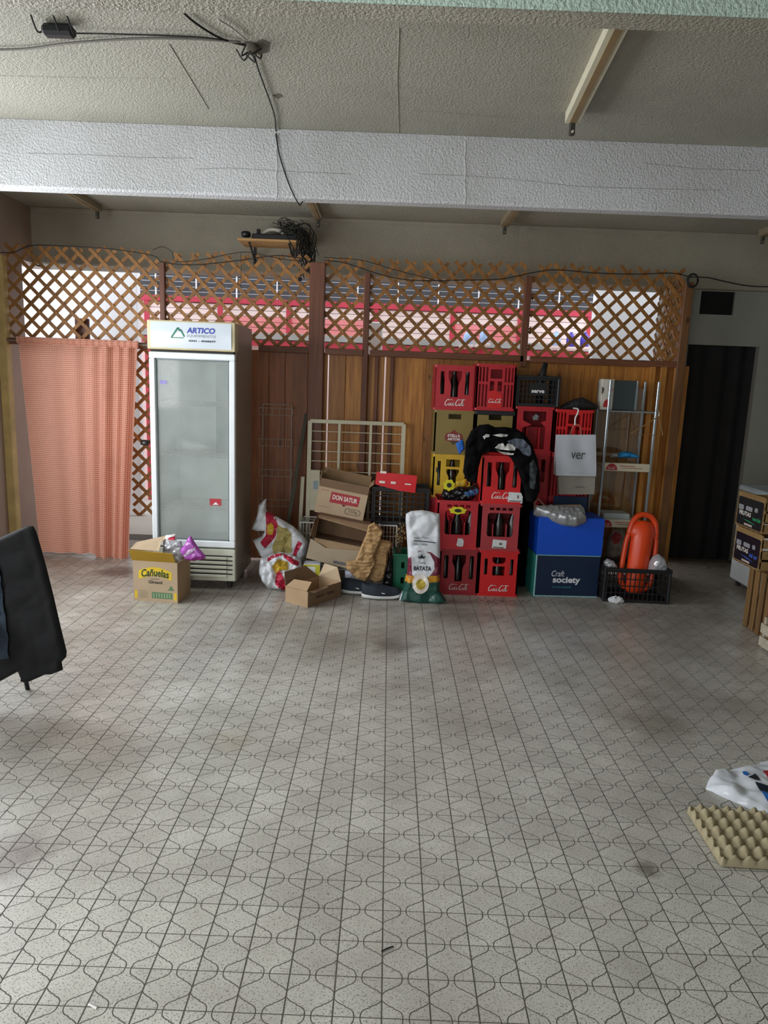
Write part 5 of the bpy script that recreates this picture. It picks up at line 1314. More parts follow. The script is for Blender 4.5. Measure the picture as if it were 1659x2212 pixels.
lettering('cerveza artesanal', .02, plain('carton_teal_ink', '3fa7a0', .5), nb, f0, (.21, .076), width=.145, height=.012, lift=.002)
bb = thing('blue_carton', 'bright blue carton standing on the navy carton', 'box', (n0.x - .005, n0.y - .01, Hn + .004), atan2((n1 - n0).y, (n1 - n0).x))
MB().bbox(0, .505, 0, .285, 0, .29, .003).build('body', BLUE, bb)
MB().plate([(0, 0), (.30, 0), (.30, .03), (.27, .05), (.03, .05), (0, .03)], [], .003, frame((-.004, .31, .21), (0, -1, 0), (0, 0, 1))).build('side_flap', BLUE, bb)
FOIL = plain('silver_foil', 'a7a9ab', .3, .15, 30, metal=.5); FOILI = plain('bag_inside_tan', '8c7458', .7)
t, b, fr, P_, patch, lc = pil('foil_bag', 'silvery padded foil bag lying on the blue carton', 'bag', [(1152, 1110), (1152, 1100), (1185, 1098), (1225, 1100), (1255, 1100), (1262, 1108), (1266, 1128), (1245, 1136), (1218, 1133), (1175, 1120)], 5.26, .07, FOIL, .04, .009, 30, 4, .010, ridge=.9, tilt=.9)
hd_ = [at(x, y, 5.40) for x, y in ((1154, 1100), (1155, 1086), (1163, 1077), (1174, 1090), (1190, 1098), (1215, 1100))]
MB().tube([tuple(p) for p in hd_], .006, 6).build('handle', FOILI, t, world=True)
MB().plate([lc(1152, 1103), lc(1250, 1101), lc(1254, 1106), lc(1200, 1108)], [], .003, fr @ Matrix.Translation((0, 0, .06))).build('inner_lining', FOILI, t, world=True)
nb2 = at(1196, 1110, 5.56)
tag(MB().bbox(nb2.x, nb2.x + .27, 5.604, 5.614, .0, .74, .004).build('dark_blue_board', plain('dark_blue_card', '13304f', .6)), 'dark blue board standing behind the blue carton', 'board')
# ================================================================== GLASS SHELF RACK
ALU = plain('aluminium', 'a9b4bb', .3, .06, metal=.7); CRM = plain('shelf_front_cream', 'cfc6ae', .5, .05); CRD = plain('drink_red', 'a51d26', .5)
gx0, gx1, gy0, gy1, gtop = 1.72, 2.095, 5.66, 5.96, 1.66
rk = thing('shelf_rack', 'aluminium rack with drink-branded shelf fronts by the plank wall', 'rack', ((gx0 + gx1) / 2, gy0, 0))
for x, y, nm in ((gx0, gy0, 'post'), (gx1, gy0, 'post'), (gx0, gy1, 'post'), (gx1, gy1, 'post')): MB().bbox(x - .009, x + .009, y - .009, y + .009, 0, gtop, .003).build(nm, ALU, rk, world=True)
for k, z in enumerate((1.425, .985, .53)):
    MB().bbox(gx0, gx1, gy0, gy1, z - .012, z, .003).build('shelf', ALU if k == 0 else CRM, rk, world=True)
    if k:
        f_ = MB().bbox(gx0 + .008, gx1 - .008, gy0 - .018, gy0 - .010, z - .035, z + .03, .003).build('shelf_front', CRM, rk, world=True)
        fr = frame((gx0 + .008, gy0 - .0185, z - .035), (1, 0, 0), (0, 0, 1))
        flat_print([(.01 + .045 + .045 * cos(pi * i / 12), .008 + .052 * sin(pi * i / 12)) for i in range(13)], CRD, f_, fr, .001, name='red_disc', world=True)
        script_logo(CWH, f_, fr, (.055, .025), .06, world=True, lift=.0018)
        flat_print(rect(.12, .24, .04, .045), CRD, f_, fr, .001, world=True); flat_print(rect(.14, .3, .024, .029), plain('shelf_ink', '8a6c50', .6), f_, fr, .001, world=True)
MB().box(gx0 + .01, gx1 - .01, gy1 - .006, gy1 - .002, .05, 1.6).build('back_pane', glass('rack_glass', (.9, .93, .95), .04, .05), rk, world=True)
wbx = MB().bbox(gx0 - .06, gx0 + .035, gy0 + .02, gy0 + .1, 1.428, 1.665, .003).build('drink_panel', plain('panel_white', 'c9c4b6', .5)); tag(wbx, 'white printed drink panel standing on the top of the shelf rack', 'panel')
fr = frame((gx0 - .06, gy0 + .019, 1.428), (1, 0, 0), (0, 0, 1))
flat_print([(.02, .02), (.06, .02), (.066, .05), (.045, .085), (.025, .06)], CRD, wbx, fr, .001); flat_print(rect(.05, .09, .16, .165), CRD, wbx, fr, .001); flat_print(rect(.045, .09, .145, .149), CRD, wbx, fr, .001); flat_print([(.0, .18), (.02, .16), (.012, .13), (0, .12)], INK, wbx, fr, .001)
mrr = thing('mirror_sheet', 'grey mirror-like glass sheet standing on the shelf rack', 'mirror', (1.85, gy0 + .12, 1.43))
MB().bbox(gx0 + .045, gx0 + .255, gy0 + .12, gy0 + .126, 1.428, 1.66, .002).build('sheet', plain('grey_mirror', '5d676c', .12, .02, metal=.85), mrr, world=True)
for x in (gx0 + .045, gx0 + .25): MB().bbox(x - .006, x + .006, gy0 + .112, gy0 + .12, 1.428, 1.66, .002).build('edge_strip', ALU, mrr, world=True)
LBL = plain('towel_blue', '2a8fd0', .55, .15, 30)
t, b, fr, P_, patch, lc = pil('blue_wrapper', 'light blue crumpled wrapper on the middle rack shelf', 'wrapper', [(1333, 989), (1338, 978), (1344, 975), (1362, 976), (1378, 983), (1382, 989)], 5.75, .05, LBL, .04, .015, 40, 2, .01)
t, b, fr, P_, patch, lc = pil('grey_packet', 'small grey packet beside the blue wrapper on the rack', 'packet', [(1318, 988), (1322, 979), (1334, 978), (1336, 988)], 5.73, .03, plain('packet_grey', '98a0a2', .5), .03, .006, 40, 5, .01)
bx_ = MB().bbox(gx0 + .05, gx0 + .265, gy0 + .03, gy0 + .2, .533, .60, .006).build('white_packet', plain('packet_pale', 'aeb8b6', .45)); tag(bx_, 'flat pale box on the lowest rack shelf', 'box')
# wooden hanger hung on the rack post
hg0 = at(1386, 912, 5.63); hg1 = at(1362, 938, 5.63); hg2 = at(1432, 940, 5.63)
hgr = thing('coat_hanger', 'thin wooden coat hanger hooked on the shelf rack', 'hanger', (hg0.x, 5.63, hg1.z))
tp = Vector((gx1 + .012, 5.63, hg0.z + .05))
MB().tube([tuple(hg1), tuple(tp), tuple(hg2)], .005, 6).build('shoulder', plain('hanger_wood', '8b6b3c', .5), hgr, world=True)
MB().tube([tuple(hg1), tuple(hg2)], .0025, 5).build('bar', MATS['hanger_wood'], hgr, world=True)
MB().tube(catmull([tuple(tp), (tp.x, 5.63, tp.z + .03), (tp.x - .012, 5.63, tp.z + .05), (tp.x - .03, 5.63, tp.z + .04)], 4), .002, 5).build('hook', ALU, hgr, world=True)
# clutter under the rack
t, b, fr, P_, patch, lc = pil('cloth_bundle', 'dim brown and white bundle of rags under the shelf rack', 'rags', [(1308, 1205), (1312, 1165), (1325, 1145), (1345, 1142), (1358, 1165), (1356, 1205)], 5.60, .07, plain('rags', '6a5f55', .85, .35, 14), .05, .02, 24, 6, .014)
patch([(1316, 1160), (1326, 1146), (1336, 1150), (1330, 1168), (1320, 1172)], plain('rag_red', '7a1c1e', .7), 'red_cloth', .005)
# ================================================================== BLACK CRATE WITH RESCUE BUOY
cr0 = G(1302, 1299)
t, fw, f0 = mesh_crate('mesh_crate', 'black plastic crate on the floor holding the orange rescue buoy', (cr0.x, cr0.y, 0), .49, .31, .265, BPL, 13, 4, rotz=radians(-2), bar=.007)
OR_ = plain('buoy_orange', 'e2481a', .35, .08, 4)
q = Vector((1.955, 5.36, .03)); lean_ = Matrix.Translation(q) @ Matrix.Rotation(radians(-6), 4, 'X') @ Matrix.Rotation(radians(5), 4, 'Y')
ry = thing('rescue_buoy', 'bright orange plastic rescue buoy standing in the black crate', 'buoy', tuple(q))
L_ = .63
prof = [(.015, 0), (.056, .012), (.072, .04), (.079, .12), (.083, .3), (.086, .42), (.08, .5), (.055, .555), (.02, .575)]
MB().lathe([(r, z) for r, z in prof], 24, lean_, sy=.8).build('float_body', OR_, ry, smooth=True, world=True)
for s in (-1, 1):
    pts = catmull([(s * .085, 0, .50), (s * .105, 0, .46), (s * .117, 0, .38), (s * .121, 0, .2), (s * .116, 0, .1), (s * .085, 0, .05), (s * .05, 0, .04)], 5)
    MB().tube([lean_ @ Vector(p) for p in pts], .02, 10).build('side_handle', OR_, ry, smooth=True, world=True)
pts = catmull([(-.104, 0, .46), (-.095, 0, .53), (-.068, 0, .59), (-.03, 0, .618), (.01, 0, .62), (.05, 0, .607), (.083, 0, .57), (.1, 0, .51), (.105, 0, .45)], 5)
MB().tube([lean_ @ Vector(p) for p in pts], .022, 10).build('top_handle', OR_, ry, smooth=True, world=True)
MB().lathe([(.03, .40), (.085, .43), (.105, .47), (.09, .53), (.06, .565), (.02, .575)], 20, lean_, sy=.55).build('shoulder', OR_, ry, smooth=True, world=True)
t, b, fr, P_, patch, lc = pil('plastic_bag', 'clear plastic bag bulging from the black crate beside the buoy', 'bag', [(1398, 1238), (1402, 1215), (1410, 1202), (1422, 1196), (1434, 1204), (1440, 1222), (1440, 1240)], 5.34, .07, CLR, .05, .012, 30, 4, .011)
t, b, fr, P_, patch, lc = pil('plastic_bottle', 'crushed pale plastic bottle in the corner of the black crate', 'bottle', [(1304, 1225), (1304, 1212), (1312, 1206), (1326, 1212), (1334, 1226)], 5.36, .04, CLR, .03, .01, 40, 7, .009)
patch([(1308, 1224), (1310, 1215), (1318, 1216), (1318, 1225)], plain('bottle_paper', 'd8dedd', .5), 'paper_scrap', .004)
TIS = plain('tissue_white', 'd6d9dc', .8, .04)
for lab, px, py, s in (('crumpled white tissue on the floor before the black crate', 1330, 1302, .058), ('tiny white paper scrap on the floor by the crate corner', 1404, 1303, .02)):
    g = G(px, py); mb = MB(); nn = 12
    def tis(u, v):
        a = 2 * pi * u; b = pi * (v - .5); r = s * (1 + .35 * noise.noise(Vector((cos(a) * 2, sin(a) * 2, v * 4 + s * 90))))
        return (g.x + r * cos(a) * cos(b), g.y + r * .6 * sin(a) * cos(b), max(.001, .35 * s + .45 * r * sin(b) + .1 * s * sin(a * 5)))
    o = MB().grid(tis, nn, 8).build('tissue', TIS); tag(o, lab, 'tissue')
# ================================================================== RIGHT EDGE: APPLIANCE AND FRUIT CRATES
wf = thing('white_freezer', 'low white appliance standing by the right wall behind the fruit crates', 'freezer', (2.95, 5.3, 0))
FRW = plain('freezer_white', 'c2c9c9', .35, .05)
MB().bbox(2.95, 3.5, 5.30, 5.90, .05, .80, .012).build('body', FRW, wf, world=True)
MB().bbox(2.94, 3.51, 5.29, 5.91, .80, .85, .012).build('lid', plain('freezer_grey', '8d9899', .35), wf, world=True)
for x, y in ((3.0, 5.36), (3.44, 5.36), (3.0, 5.84), (3.44, 5.84)): MB().lathe([(.02, 0), (.02, .05)], 8, Matrix.Translation((x, y, 0))).build('foot', FBK, wf, world=True)
SLW = wood('crate_slat_wood', '7d6038', 'a98a58', 1, 9, .7, .15, knots=False); SLW2 = wood('crate_slat_upright', '6a4c2c', '94703f', 2, 9, .7, .15, knots=False); SLW3 = wood('crate_pale_wood', 'a39a86', 'c2b9a4', 0, 9, .7, .1, knots=False)
# slatted crate standing upright on the floor, long face towards the room
sc = thing('slat_crate', 'wooden slatted crate standing on end under the printed fruit crates', 'crate', (2.53, 4.45, 0))
X0 = 2.53; Y0, Y1 = 4.42, 4.80; Z1 = .425
for i in range(5):
    y = Y1 - .035 - i * .082
    MB().bbox(X0, X0 + .012, y - .027, y + .027, .0, Z1, .002).build('slat', SLW2, sc, world=True)
for i in range(4):
    x = X0 + .03 + i * .085
    MB().bbox(x, x + .058, Y1 - .012, Y1, 0, Z1, .002).build('slat', SLW2, sc, world=True); MB().bbox(x, x + .058, Y0, Y0 + .012, 0, Z1, .002).build('slat', SLW2, sc, world=True)
for z in (0.0, Z1 - .02): MB().bbox(X0 + .012, X0 + .36, Y0 + .012, Y1 - .012, z, z + .02, .002).build('end_board', SLW2, sc, world=True)
def printed_crate(label, z0, ya, yb, h, ink, accent, words):
    t = thing('fruit_crate', label, 'crate', (2.5, (ya + yb) / 2, z0)); x = 2.50
    fr = frame((x, yb, z0), (0, -1, 0), (0, 0, 1)); L = yb - ya
    e = MB().plate(rrect(0, L, 0, h, .02, 3), [], .01, fr).build('end_board', SLW, t, world=True)
    flat_print(rrect(.016, L - .016, .014, h - .035, .015, 3), ink, e, fr, .001, name='label', world=True)
    for i, (a, b_, w_, hh) in enumerate(((.03, .12, .07, .035), (.13, .125, .09, .03), (.25, .13, .04, .03))): flat_print(rrect(a, a + w_, b_, b_ + hh, .008), plain('label_grey_print', '8d8f92', .5), e, fr, .002, world=True)
    lettering(words[0], .05, BWH, e, fr, (L * .34, .10), width=.16, height=.03, bold=.001, world=True, lift=.002); lettering(words[1], .05, accent, e, fr, (L * .76, .085), width=.11, height=.03, bold=.001, world=True, lift=.002)
    flat_print([(.1, .062), (.2, .058), (.28, .045), (.2, .05)], accent, e, fr, .002, world=True); flat_print(rect(.13, .24, .022, .036), plain('label_pale', 'b9a9a0', .5), e, fr, .002, world=True)
    MB().plate(rrect(0, L, 0, h, .02, 3), [], .01, frame((x + .42, yb, z0), (0, -1, 0), (0, 0, 1))).build('end_board', SLW, t, world=True)
    for k in range(3):
        zz = .008 + k * (h - .02) / 3
        for yy in (ya, yb - .008): MB().bbox(x + .0, x + .43, yy, yy + .008, z0 + zz, z0 + zz + h / 3 - .022, .002).build('side_slat', SLW, t, world=True)
    for k in range(5): yy = ya + .012 + k * (L - .03) / 5; MB().bbox(x, x + .42, yy, yy + L / 5 - .02, z0 + .001, z0 + .007, .001).build('bottom_slat', SLW, t, world=True)
    return t
BKL = plain('label_black', '1a1c1e', .4); LGR = plain('label_green', '2f9a62', .4); LBU = plain('label_blue', '4a6ac8', .4)
printed_crate('lower fruit crate with black and blue printed end', Z1 + .002, 4.62, 4.985, .245, plain('label_navy', '17151f', .4), LBU, ('FRUTAS', 'del sur'))
printed_crate('upper fruit crate with black and green printed end', Z1 + .25, 4.64, 5.015, .245, BKL, LGR, ('FRUTAS', 'verde'))
g = G(1637, 1396)
g = Vector((g.x, g.y - .30, 0))
wc = thing('pale_crate', 'pale wooden crate on the floor at the right edge of the picture', 'crate', (g.x, g.y, 0))
for k in range(2): MB().bbox(g.x, g.x + .32, g.y - .002, g.y + .01, .012 + k * .085, .075 + k * .085, .002).build('slat', SLW3, wc, world=True); MB().bbox(g.x, g.x + .01, g.y + .01, g.y + .3, .012 + k * .085, .075 + k * .085, .002).build('slat', SLW3, wc, world=True)
for x, y in ((g.x + .012, g.y + .012), (g.x + .29, g.y + .012), (g.x + .012, g.y + .27), (g.x + .29, g.y + .27)): MB().bbox(x, x + .022, y, y + .022, 0, .20, .002).build('corner_post', SLW3, wc, world=True)
MB().bbox(g.x + .01, g.x + .31, g.y + .01, g.y + .29, .012, .02, .002).build('base', SLW3, wc, world=True)
# ================================================================== EGG TRAY AND PLASTIC SACK at the right
EGG = plain('pulp_board', 'a3987a', .9, .08, 20, bump=.15, bscale=120)
ex, ey, es = 1.185, 2.175, .30
n = 60; nb_ = 6
et = thing('egg_tray', 'beige moulded pulp egg tray lying on the floor', 'tray', (ex, ey, 0), radians(-2))
def egg(u, v):
    k = 2 * pi * nb_; a = .5 - .5 * cos(u * k); b = .5 - .5 * cos(v * k)
    pk = (.5 + .5 * cos(u * k)) * (.5 + .5 * cos(v * k)); cup = (.5 - .5 * cos(u * k)) * (.5 - .5 * cos(v * k))
    z = .03 + .022 * pk ** .9 - .022 * cup
    e = min(u, 1 - u, v, 1 - v)
    if e < .012: z = .004
    elif e < .03: z = min(z, .028)
    return (u * es, v * (es + .02), z)
MB().grid(egg, 84, 84).build('cup_sheet', EGG, et, smooth=True)
PBAG = glass('bag_plastic', (.88, .91, .95), .08, .12, .85, (.78, .82, .88))
ol = [G(x, y) for x, y in ((1524, 1705), (1530, 1688), (1545, 1674), (1565, 1670), (1610, 1662), (1659, 1652), (1720, 1648), (1735, 1740), (1720, 1790), (1659, 1778), (1640, 1757), (1610, 1744), (1585, 1733), (1560, 1722), (1540, 1712))]
ob_ = Vector((1.36, 2.45, .002)); frp = frame(ob_, (1, 0, 0), (0, 1, 0))
PW = Pillow([((p - ob_).x, (p - ob_).y) for p in ol], .03, .03, .012, 10, 5, back=0, ridge=1.0)
pg = thing('printed_plastic_sack', 'white plastic sack with blue and red print lying beyond the egg tray', 'sack', tuple(ob_))
pb_ = PW.build('body', PBAG, pg, frp, .014, world=True)
def pp(pts, mt): return flat_print([((G(x, y) - ob_).x, (G(x, y) - ob_).y) for x, y in pts], mt, pb_, frp, .003, world=True, hfun=PW.h, step=.014)
SBL = plain('sack_print_blue', '1f5fa8', .4); SNV = plain('sack_print_navy', '16242f', .4); SRD = plain('sack_print_red', 'b0222e', .4)
pp([(1601, 1681), (1608, 1682), (1616, 1690), (1611, 1693), (1604, 1688)], SBL); pp([(1613, 1696), (1622, 1693), (1628, 1688), (1632, 1692), (1640, 1704), (1630, 1704)], SNV)
pp([(1628, 1708), (1659, 1716), (1670, 1722), (1659, 1730), (1640, 1722)], SNV); pp([(1640, 1728), (1670, 1738), (1672, 1760), (1655, 1750)], SBL)
pp([(1646, 1680), (1680, 1678), (1684, 1704), (1659, 1702)], SRD)
# ================================================================== CHAIR WITH COAT at the left
JK = plain('coat_black', '06070a', .9, .25, 10, bump=.15, bscale=120); JN = plain('denim_dark', '1d2a38', .85, .3, 8); CHM = plain('chair_metal', '1b1b1e', .4, metal=.4)
ch = thing('coat_chair', 'dark metal chair at the left edge carrying a black coat', 'chair', (-1.85, 3.2, 0))
for nm, p, q in (('leg', (-1.655, 3.10, .43), (-1.745, 3.33, 0)), ('leg', (-2.02, 3.0, .43), (-2.08, 3.06, 0)), ('leg', (-1.78, 2.70, .43), (-1.76, 2.64, 0)), ('leg', (-2.16, 2.66, .43), (-2.2, 2.6, 0))): pass
for p, q in (((-1.78, 3.26, .45), (-1.752, 3.335, 0)), ((-2.16, 3.34, .45), (-2.20, 3.42, 0)), ((-1.86, 2.86, .45), (-1.84, 2.80, 0)), ((-2.24, 2.94, .45), (-2.26, 2.88, 0))): MB().tube([p, q], .011, 8).build('leg', CHM, ch, world=True)
MB().bbox(-2.24, -1.78, 2.86, 3.32, .44, .47, .01).build('seat', CHM, ch, world=True)
for p, q in (((-1.78, 3.26, .45), (-1.72, 3.225, .78)), ((-2.16, 3.34, .45), (-2.11, 3.325, .78))): MB().tube([p, q], .011, 8).build('back_post', CHM, ch, world=True)
MB().bar((-1.72, 3.225, .73), (-2.11, 3.325, .73), .03, .1, (0, 0, 1)).build('back_rail', CHM, ch, world=True)
t, b, fr, P_, patch, lc = pil('black_coat', 'black coat hanging over the back of the chair at the left edge', 'coat',
    [(-40, 1180), (0, 1162), (30, 1148), (60, 1136), (72, 1137), (78, 1148), (84, 1168), (100, 1225), (115, 1285), (130, 1350), (144, 1408), (143, 1419), (133, 1430), (136, 1447), (110, 1457), (98, 1457), (62, 1473), (50, 1474), (40, 1450), (0, 1472), (-40, 1490)], 3.14, .03, JK, .02, .008, 9, 3, .013, ridge=1.6)
patch([(-30, 1200), (0, 1196), (8, 1230), (16, 1300), (28, 1380), (30, 1415), (-30, 1420)], JN, 'denim_lining', .012)
# ================================================================== CEILING FITTINGS, CABLES, CABLE SHELF
BAT = plain('batten_cream', 'cfc9b0', .5, .08); BATD = plain('batten_wood', '8a7350', .6, .15); HOLD = plain('lampholder_dark', '3c3a34', .6)
def fitting(label, x, y0, y1, dx=0.0, BAT=BAT):
    t = thing('light_batten', label, 'light', (x, y0, CEIL - .075))
    m_ = Matrix.Translation((0, 0, 0))
    b = MB().bar((x + dx, y0, CEIL - .026), (x, y1, CEIL - .026), .072, .052).build('housing', BAT, t, world=True)
    MB().bar((x + dx, y0 + .0, CEIL - .054), (x, y1, CEIL - .054), .03, .006).build('cover_strip', BATD, t, world=True)
    for yy, xx in ((y1 - .015, x), (y0 + .015, x + dx)):
        h = MB().bbox(xx - .014, xx + .014, yy - .012, yy + .012, CEIL - .115, CEIL - .052, .004).build('lampholder', HOLD, t, world=True)
        MB().lathe([(.006, -.008), (.006, .008)], 8, Matrix.Translation((xx, yy - .014, CEIL - .10)) @ Matrix.Rotation(pi / 2, 4, 'X')).build('pin_socket', BAT, h, world=True)
    return t
fitting('cream fluorescent batten without a tube on the near ceiling bay', .885, 2.62, 3.98, -.10)
for x, lab in ((-2.56, 'cream light batten over the gingham curtain, behind the beam'), (-.665, 'cream light batten behind the beam beside the cable shelf'), (.93, 'cream light batten behind the beam above the crates'), (3.14, 'light batten behind the beam near the right wall')):
    fitting(lab, x, 5.2, 6.46, 0, plain('batten_cream_shaded', '8f8168', .6, .12))  # darker copy of the cream housing, backlit shade put into its colour
CAB = plain('cable_black', '15140f', .6)
def cable(label, pts, r=.004, mt=CAB, name='cable', n=5): return tag(MB().tube(catmull([tuple(p) for p in pts], n), r, 6).build(name, mt, smooth=True), label, 'cable')
zc = CEIL - .012
cable('grey cable running along the ceiling from the left edge to the junction', [G(x, y, zc) for x, y in ((-30, 108), (60, 105), (150, 93), (300, 83), (420, 84), (520, 91))], .005, plain('cable_grey', '6b6860', .6))
cable('thin dark cable from the black adapter along the ceiling', [G(x, y, zc - .004) for x, y in ((158, 72), (230, 73), (330, 76), (430, 80), (480, 86))], .003)
cable('black cable coming down from the nearest beam to the ceiling junction', [G(x, y, zc) for x, y in ((384, 8), (392, 22), (410, 40), (440, 62), (475, 82), (505, 92), (532, 98))], .0045)
cable('short white cable on the ceiling beside the junction', [G(x, y, zc) for x, y in ((470, 42), (500, 60), (530, 85))], .004, plain('cable_white', 'c9c6bc', .5))
cb = [G(545, 102, zc), G(558, 150, zc), G(580, 210, zc), G(593, 250, zc), G(596, 282, zc), at(597, 297, 4.368), at(605, 340, 4.372), at(625, 400, 4.374), at(645, 440, 4.374)]
e_ = at(645, 440, 4.374)
cb += [Vector((e_.x + .01, 4.44, BEAM_Z - .012)), Vector((e_.x + .03, 4.6, BEAM_Z + .1)), Vector((e_.x + .06, 4.9, zc))]
cable('long black cable crossing the ceiling and the white beam', cb, .0038)
jb = thing('junction_box', 'sooty ceiling junction where the cables meet', 'junction', tuple(G(540, 98, CEIL)))
q = G(541, 98, CEIL)
MB().lathe([(.001, -.03), (.03, -.028), (.036, 0)], 14, Matrix.Translation(q)).build('cap', plain('sooty_box', '6f6a60', .7, .3), jb, smooth=True, world=True)
for i in range(5):
    a = i * 1.25; MB().tube(catmull([(q.x, q.y, q.z - .02), (q.x + .04 * cos(a), q.y + .04 * sin(a), q.z - .05), (q.x + .06 * cos(a + .8), q.y + .05 * sin(a + .8), q.z - .02)], 4), .0035, 5).build('wire_loop', CAB, jb, world=True)
# soot stains with their own outline on the ceiling around the junction
SOOT = plain('soot', '5b564b', .9, .35, 20); 
for pts in ([(550, 92), (566, 84), (584, 92), (580, 112), (560, 118), (549, 108)], [(588, 205), (602, 201), (612, 208), (600, 213)]):
    o = flat_print([(G(x, y, CEIL).x, -G(x, y, CEIL).y) for x, y in pts], SOOT, bpy.data.objects['ceiling'], frame((0, 0, CEIL), (1, 0, 0), (0, -1, 0)), .0015, name='soot_stain')
q = G(130, 74, CEIL - .04)
ad = thing('power_adapter', 'black power adapter hanging on the ceiling cable at the upper left', 'adapter', tuple(q))
MB().bbox(q.x - .07, q.x + .06, q.y - .028, q.y + .028, CEIL - .05, CEIL - .006, .012).build('body', plain('adapter_black', '15171c', .45), ad, world=True)
for x0, x1 in ((-.07, -.085), (-.01, .005), (.055, .06)): MB().tube(catmull([(q.x + x0, q.y, CEIL - .03), (q.x + x1, q.y - .02, CEIL - .04), (q.x + x1 + .01, q.y - .09, CEIL - .012)], 4), .0035, 5).build('lead', CAB, ad, world=True)
# ---- shelf with router on the lintel
SHW = wood('shelf_wood', 'b98a52', 'd9ad72', 0, 8, .6, .05, knots=False)
sh = thing('cable_shelf', 'small pine shelf on the lintel loaded with network gear', 'shelf', (-1.06, 6.3, 2.70))
MB().bbox(-1.33, -.80, 6.30, LINT_Y, 2.705, 2.723, .003).build('board', SHW, sh, world=True)
for x in (-1.24, -.90):
    MB().tube([(x, 6.36, 2.702), (x, LINT_Y - .012, 2.60)], .009, 6).build('bracket', CAB, sh, world=True)
    MB().box(x - .01, x + .01, LINT_Y - .012, LINT_Y, 2.56, 2.705).build('bracket_plate', CAB, sh, world=True)
DEV = plain('device_black', '121317', .4)
rt = thing('router', 'flat black network box on the cable shelf', 'router', (-1.05, 6.42, 2.723))
MB().bbox(-1.22, -.84, 6.36, 6.54, 2.723, 2.775, .008).build('body', DEV, rt, world=True); MB().bbox(-1.205, -1.175, 6.5, 6.53, 2.775, 2.84, .004).build('antenna_base', DEV, rt, world=True)
cmr = MB().lathe([(.02, 0), (.035, .005), (.038, .03), (.03, .045), (.01, .05)], 14, Matrix.Translation((-1.27, 6.37, 2.742)), sx=1.1).build('camera_dome', DEV, smooth=True); tag(cmr, 'small black camera on the end of the cable shelf', 'camera')
hose = MB().tube(catmull([(-1.14, 6.45, 2.79), (-1.08, 6.45, 2.825), (-1.0, 6.45, 2.82), (-.95, 6.45, 2.785)], 6), .016, 8).build('white_hose', plain('hose_white', 'b9b6a6', .5), smooth=True); tag(hose, 'pale bent hose lying on the network box', 'hose')
random.seed(11)
tg = thing('cable_tangle', 'tangle of black cables spilling off the cable shelf', 'cables', (-.76, 6.45, 2.4)); tm_ = []
for i in range(44):
    s = Vector((random.uniform(-1.05, -.78), random.uniform(6.32, 6.5), random.uniform(2.79, 2.9))); e = Vector((random.uniform(-.80, -.64), random.uniform(6.1, 6.35), random.uniform(2.38, 2.66)))
    m1 = s.lerp(e, .3) + Vector((random.uniform(0, .12), random.uniform(-.03, .03), random.uniform(-.02, .09))); m2 = s.lerp(e, .7) + Vector((random.uniform(-.04, .08), random.uniform(-.03, .03), random.uniform(-.06, .08)))
    MB().tube(catmull([s, m1, m2, e], 6), random.choice((.003, .004, .005)), 5).build('cable', CAB, tg, smooth=True, world=True)
for i in range(12):
    c = Vector((random.uniform(-.98, -.88) if i < 5 else random.uniform(-.80, -.68), 6.36 if i < 5 else 6.2, random.uniform(2.82, 2.9) if i < 5 else random.uniform(2.46, 2.72))); r = random.uniform(.025, .05)
    MB().tube([(c.x + r * cos(a * .7), c.y + .02 * sin(a + i), c.z + r * sin(a * .7)) for a in range(10)], .003, 5).build('cable_loop', CAB, tg, smooth=True, world=True)
for z in (2.44, 2.40): MB().bbox(-.80, -.77, 6.2, 6.23, z - .02, z + .012, .004).build('plug', DEV, tg, world=True)
MB().tube([(-.785, 6.21, 2.42), (-.785, 6.21, 2.62)], .0035, 5).build('white_cord', plain('cable_white', 'c9c6bc', .5), tg, world=True)
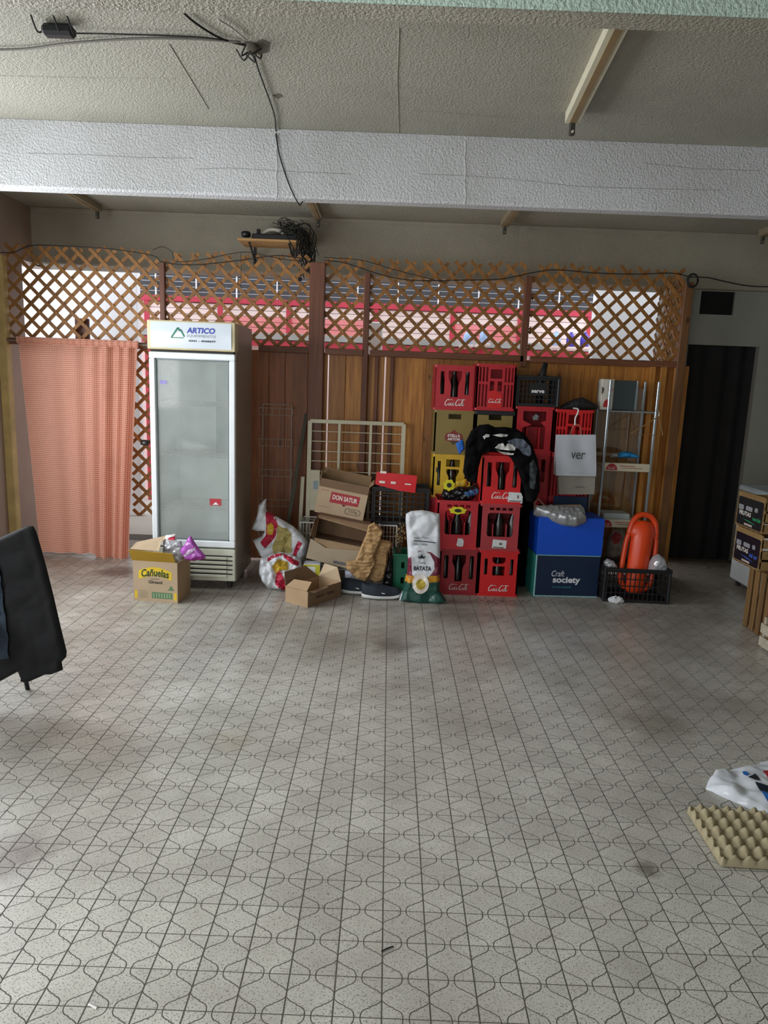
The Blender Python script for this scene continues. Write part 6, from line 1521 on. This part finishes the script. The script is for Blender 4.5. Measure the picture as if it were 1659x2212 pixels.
# cables looping along the top of the lattice
LYc = 5.985
def along(label, pts, r=.004): return cable(label, [at(x, y, LYc) for x, y in pts], r)
along('sagging black cable along the lattice top over the gingham curtain', [(2, 545), (30, 545), (70, 530), (150, 532), (240, 538), (330, 552), (352, 566), (420, 572), (520, 562), (600, 552), (660, 560)])
along('second dark cable looping on the lattice above the fridge', [(330, 540), (352, 533), (372, 545), (380, 565), (440, 560), (500, 548), (540, 545), (600, 558), (655, 565)], .003)
along('black cable sagging from the thick post across the crate lattice', [(700, 562), (745, 568), (800, 586), (850, 600), (905, 606), (1000, 605), (1080, 603), (1145, 590), (1200, 583), (1290, 590), (1380, 592), (1450, 590), (1490, 598)])
along('thin cable running from the thick post above the narrow lattice', [(700, 556), (780, 562), (850, 582), (920, 600), (960, 610)], .003)
cable('black cable leaving the lattice end post towards the right wall', [at(1490, 598, 6.2), at(1530, 600, 6.55), at(1570, 609, 6.58), at(1620, 618, 6.58), at(1690, 620, 6.58)], .005)
cl = thing('cable_coil', 'small coil of black cable on the lattice end post', 'cable', tuple(at(1496, 605, 5.98)))
q = at(1497, 606, 5.975)
for i in range(3): MB().tube([(q.x + (.035 + .006 * i) * cos(a * .5), q.y + .004 * i, q.z + (.045 + .006 * i) * sin(a * .5)) for a in range(14)], .004, 5).build('loop', CAB, cl, smooth=True, world=True)
along('thin cord hanging down behind the curtain lattice post', [(520, 548), (521, 575), (520, 620)], .002)
# leaf litter on the floor in front of the bright red crate and dark scuffs
LIT = plain('dry_leaf_bits', '5a3526', .9, .3, 30)
lt = MB(); random.seed(5)
for i in range(90):
    x, y = random.gauss(1078, 26), random.gauss(1299, 5)
    if y < 1290: continue
    g = G(x, y); a = random.uniform(0, pi); s = random.uniform(.004, .011)
    lt.add([(g.x + s * cos(a), g.y + s * sin(a), .001), (g.x - s * .4 * sin(a), g.y + s * .4 * cos(a), .004), (g.x - s * cos(a), g.y - s * sin(a), .001), (g.x + s * .4 * sin(a), g.y - s * .4 * cos(a), .0012)], [(0, 1, 2, 3)])
o = lt.build('leaf_litter', LIT, fixn=False); tag(o, 'brown crumbs of dry leaves before the bright red crate', 'litter', kind='stuff')
for lab, pts, r in (('dark twig lying on the tiles in the foreground', [(824, 2055), (838, 2048), (850, 2044)], .002), ('white drinking straw piece on the foreground tiles', [(191, 2169), (201, 2174), (209, 2178)], .0028)):
    mt = CAB if 'twig' in lab else plain('straw_white', 'e4e4de', .5)
    tag(MB().tube([tuple(G(x, y, .003)) for x, y in pts], r, 6).build('twig' if 'twig' in lab else 'straw', mt), lab, 'twig' if 'twig' in lab else 'straw')
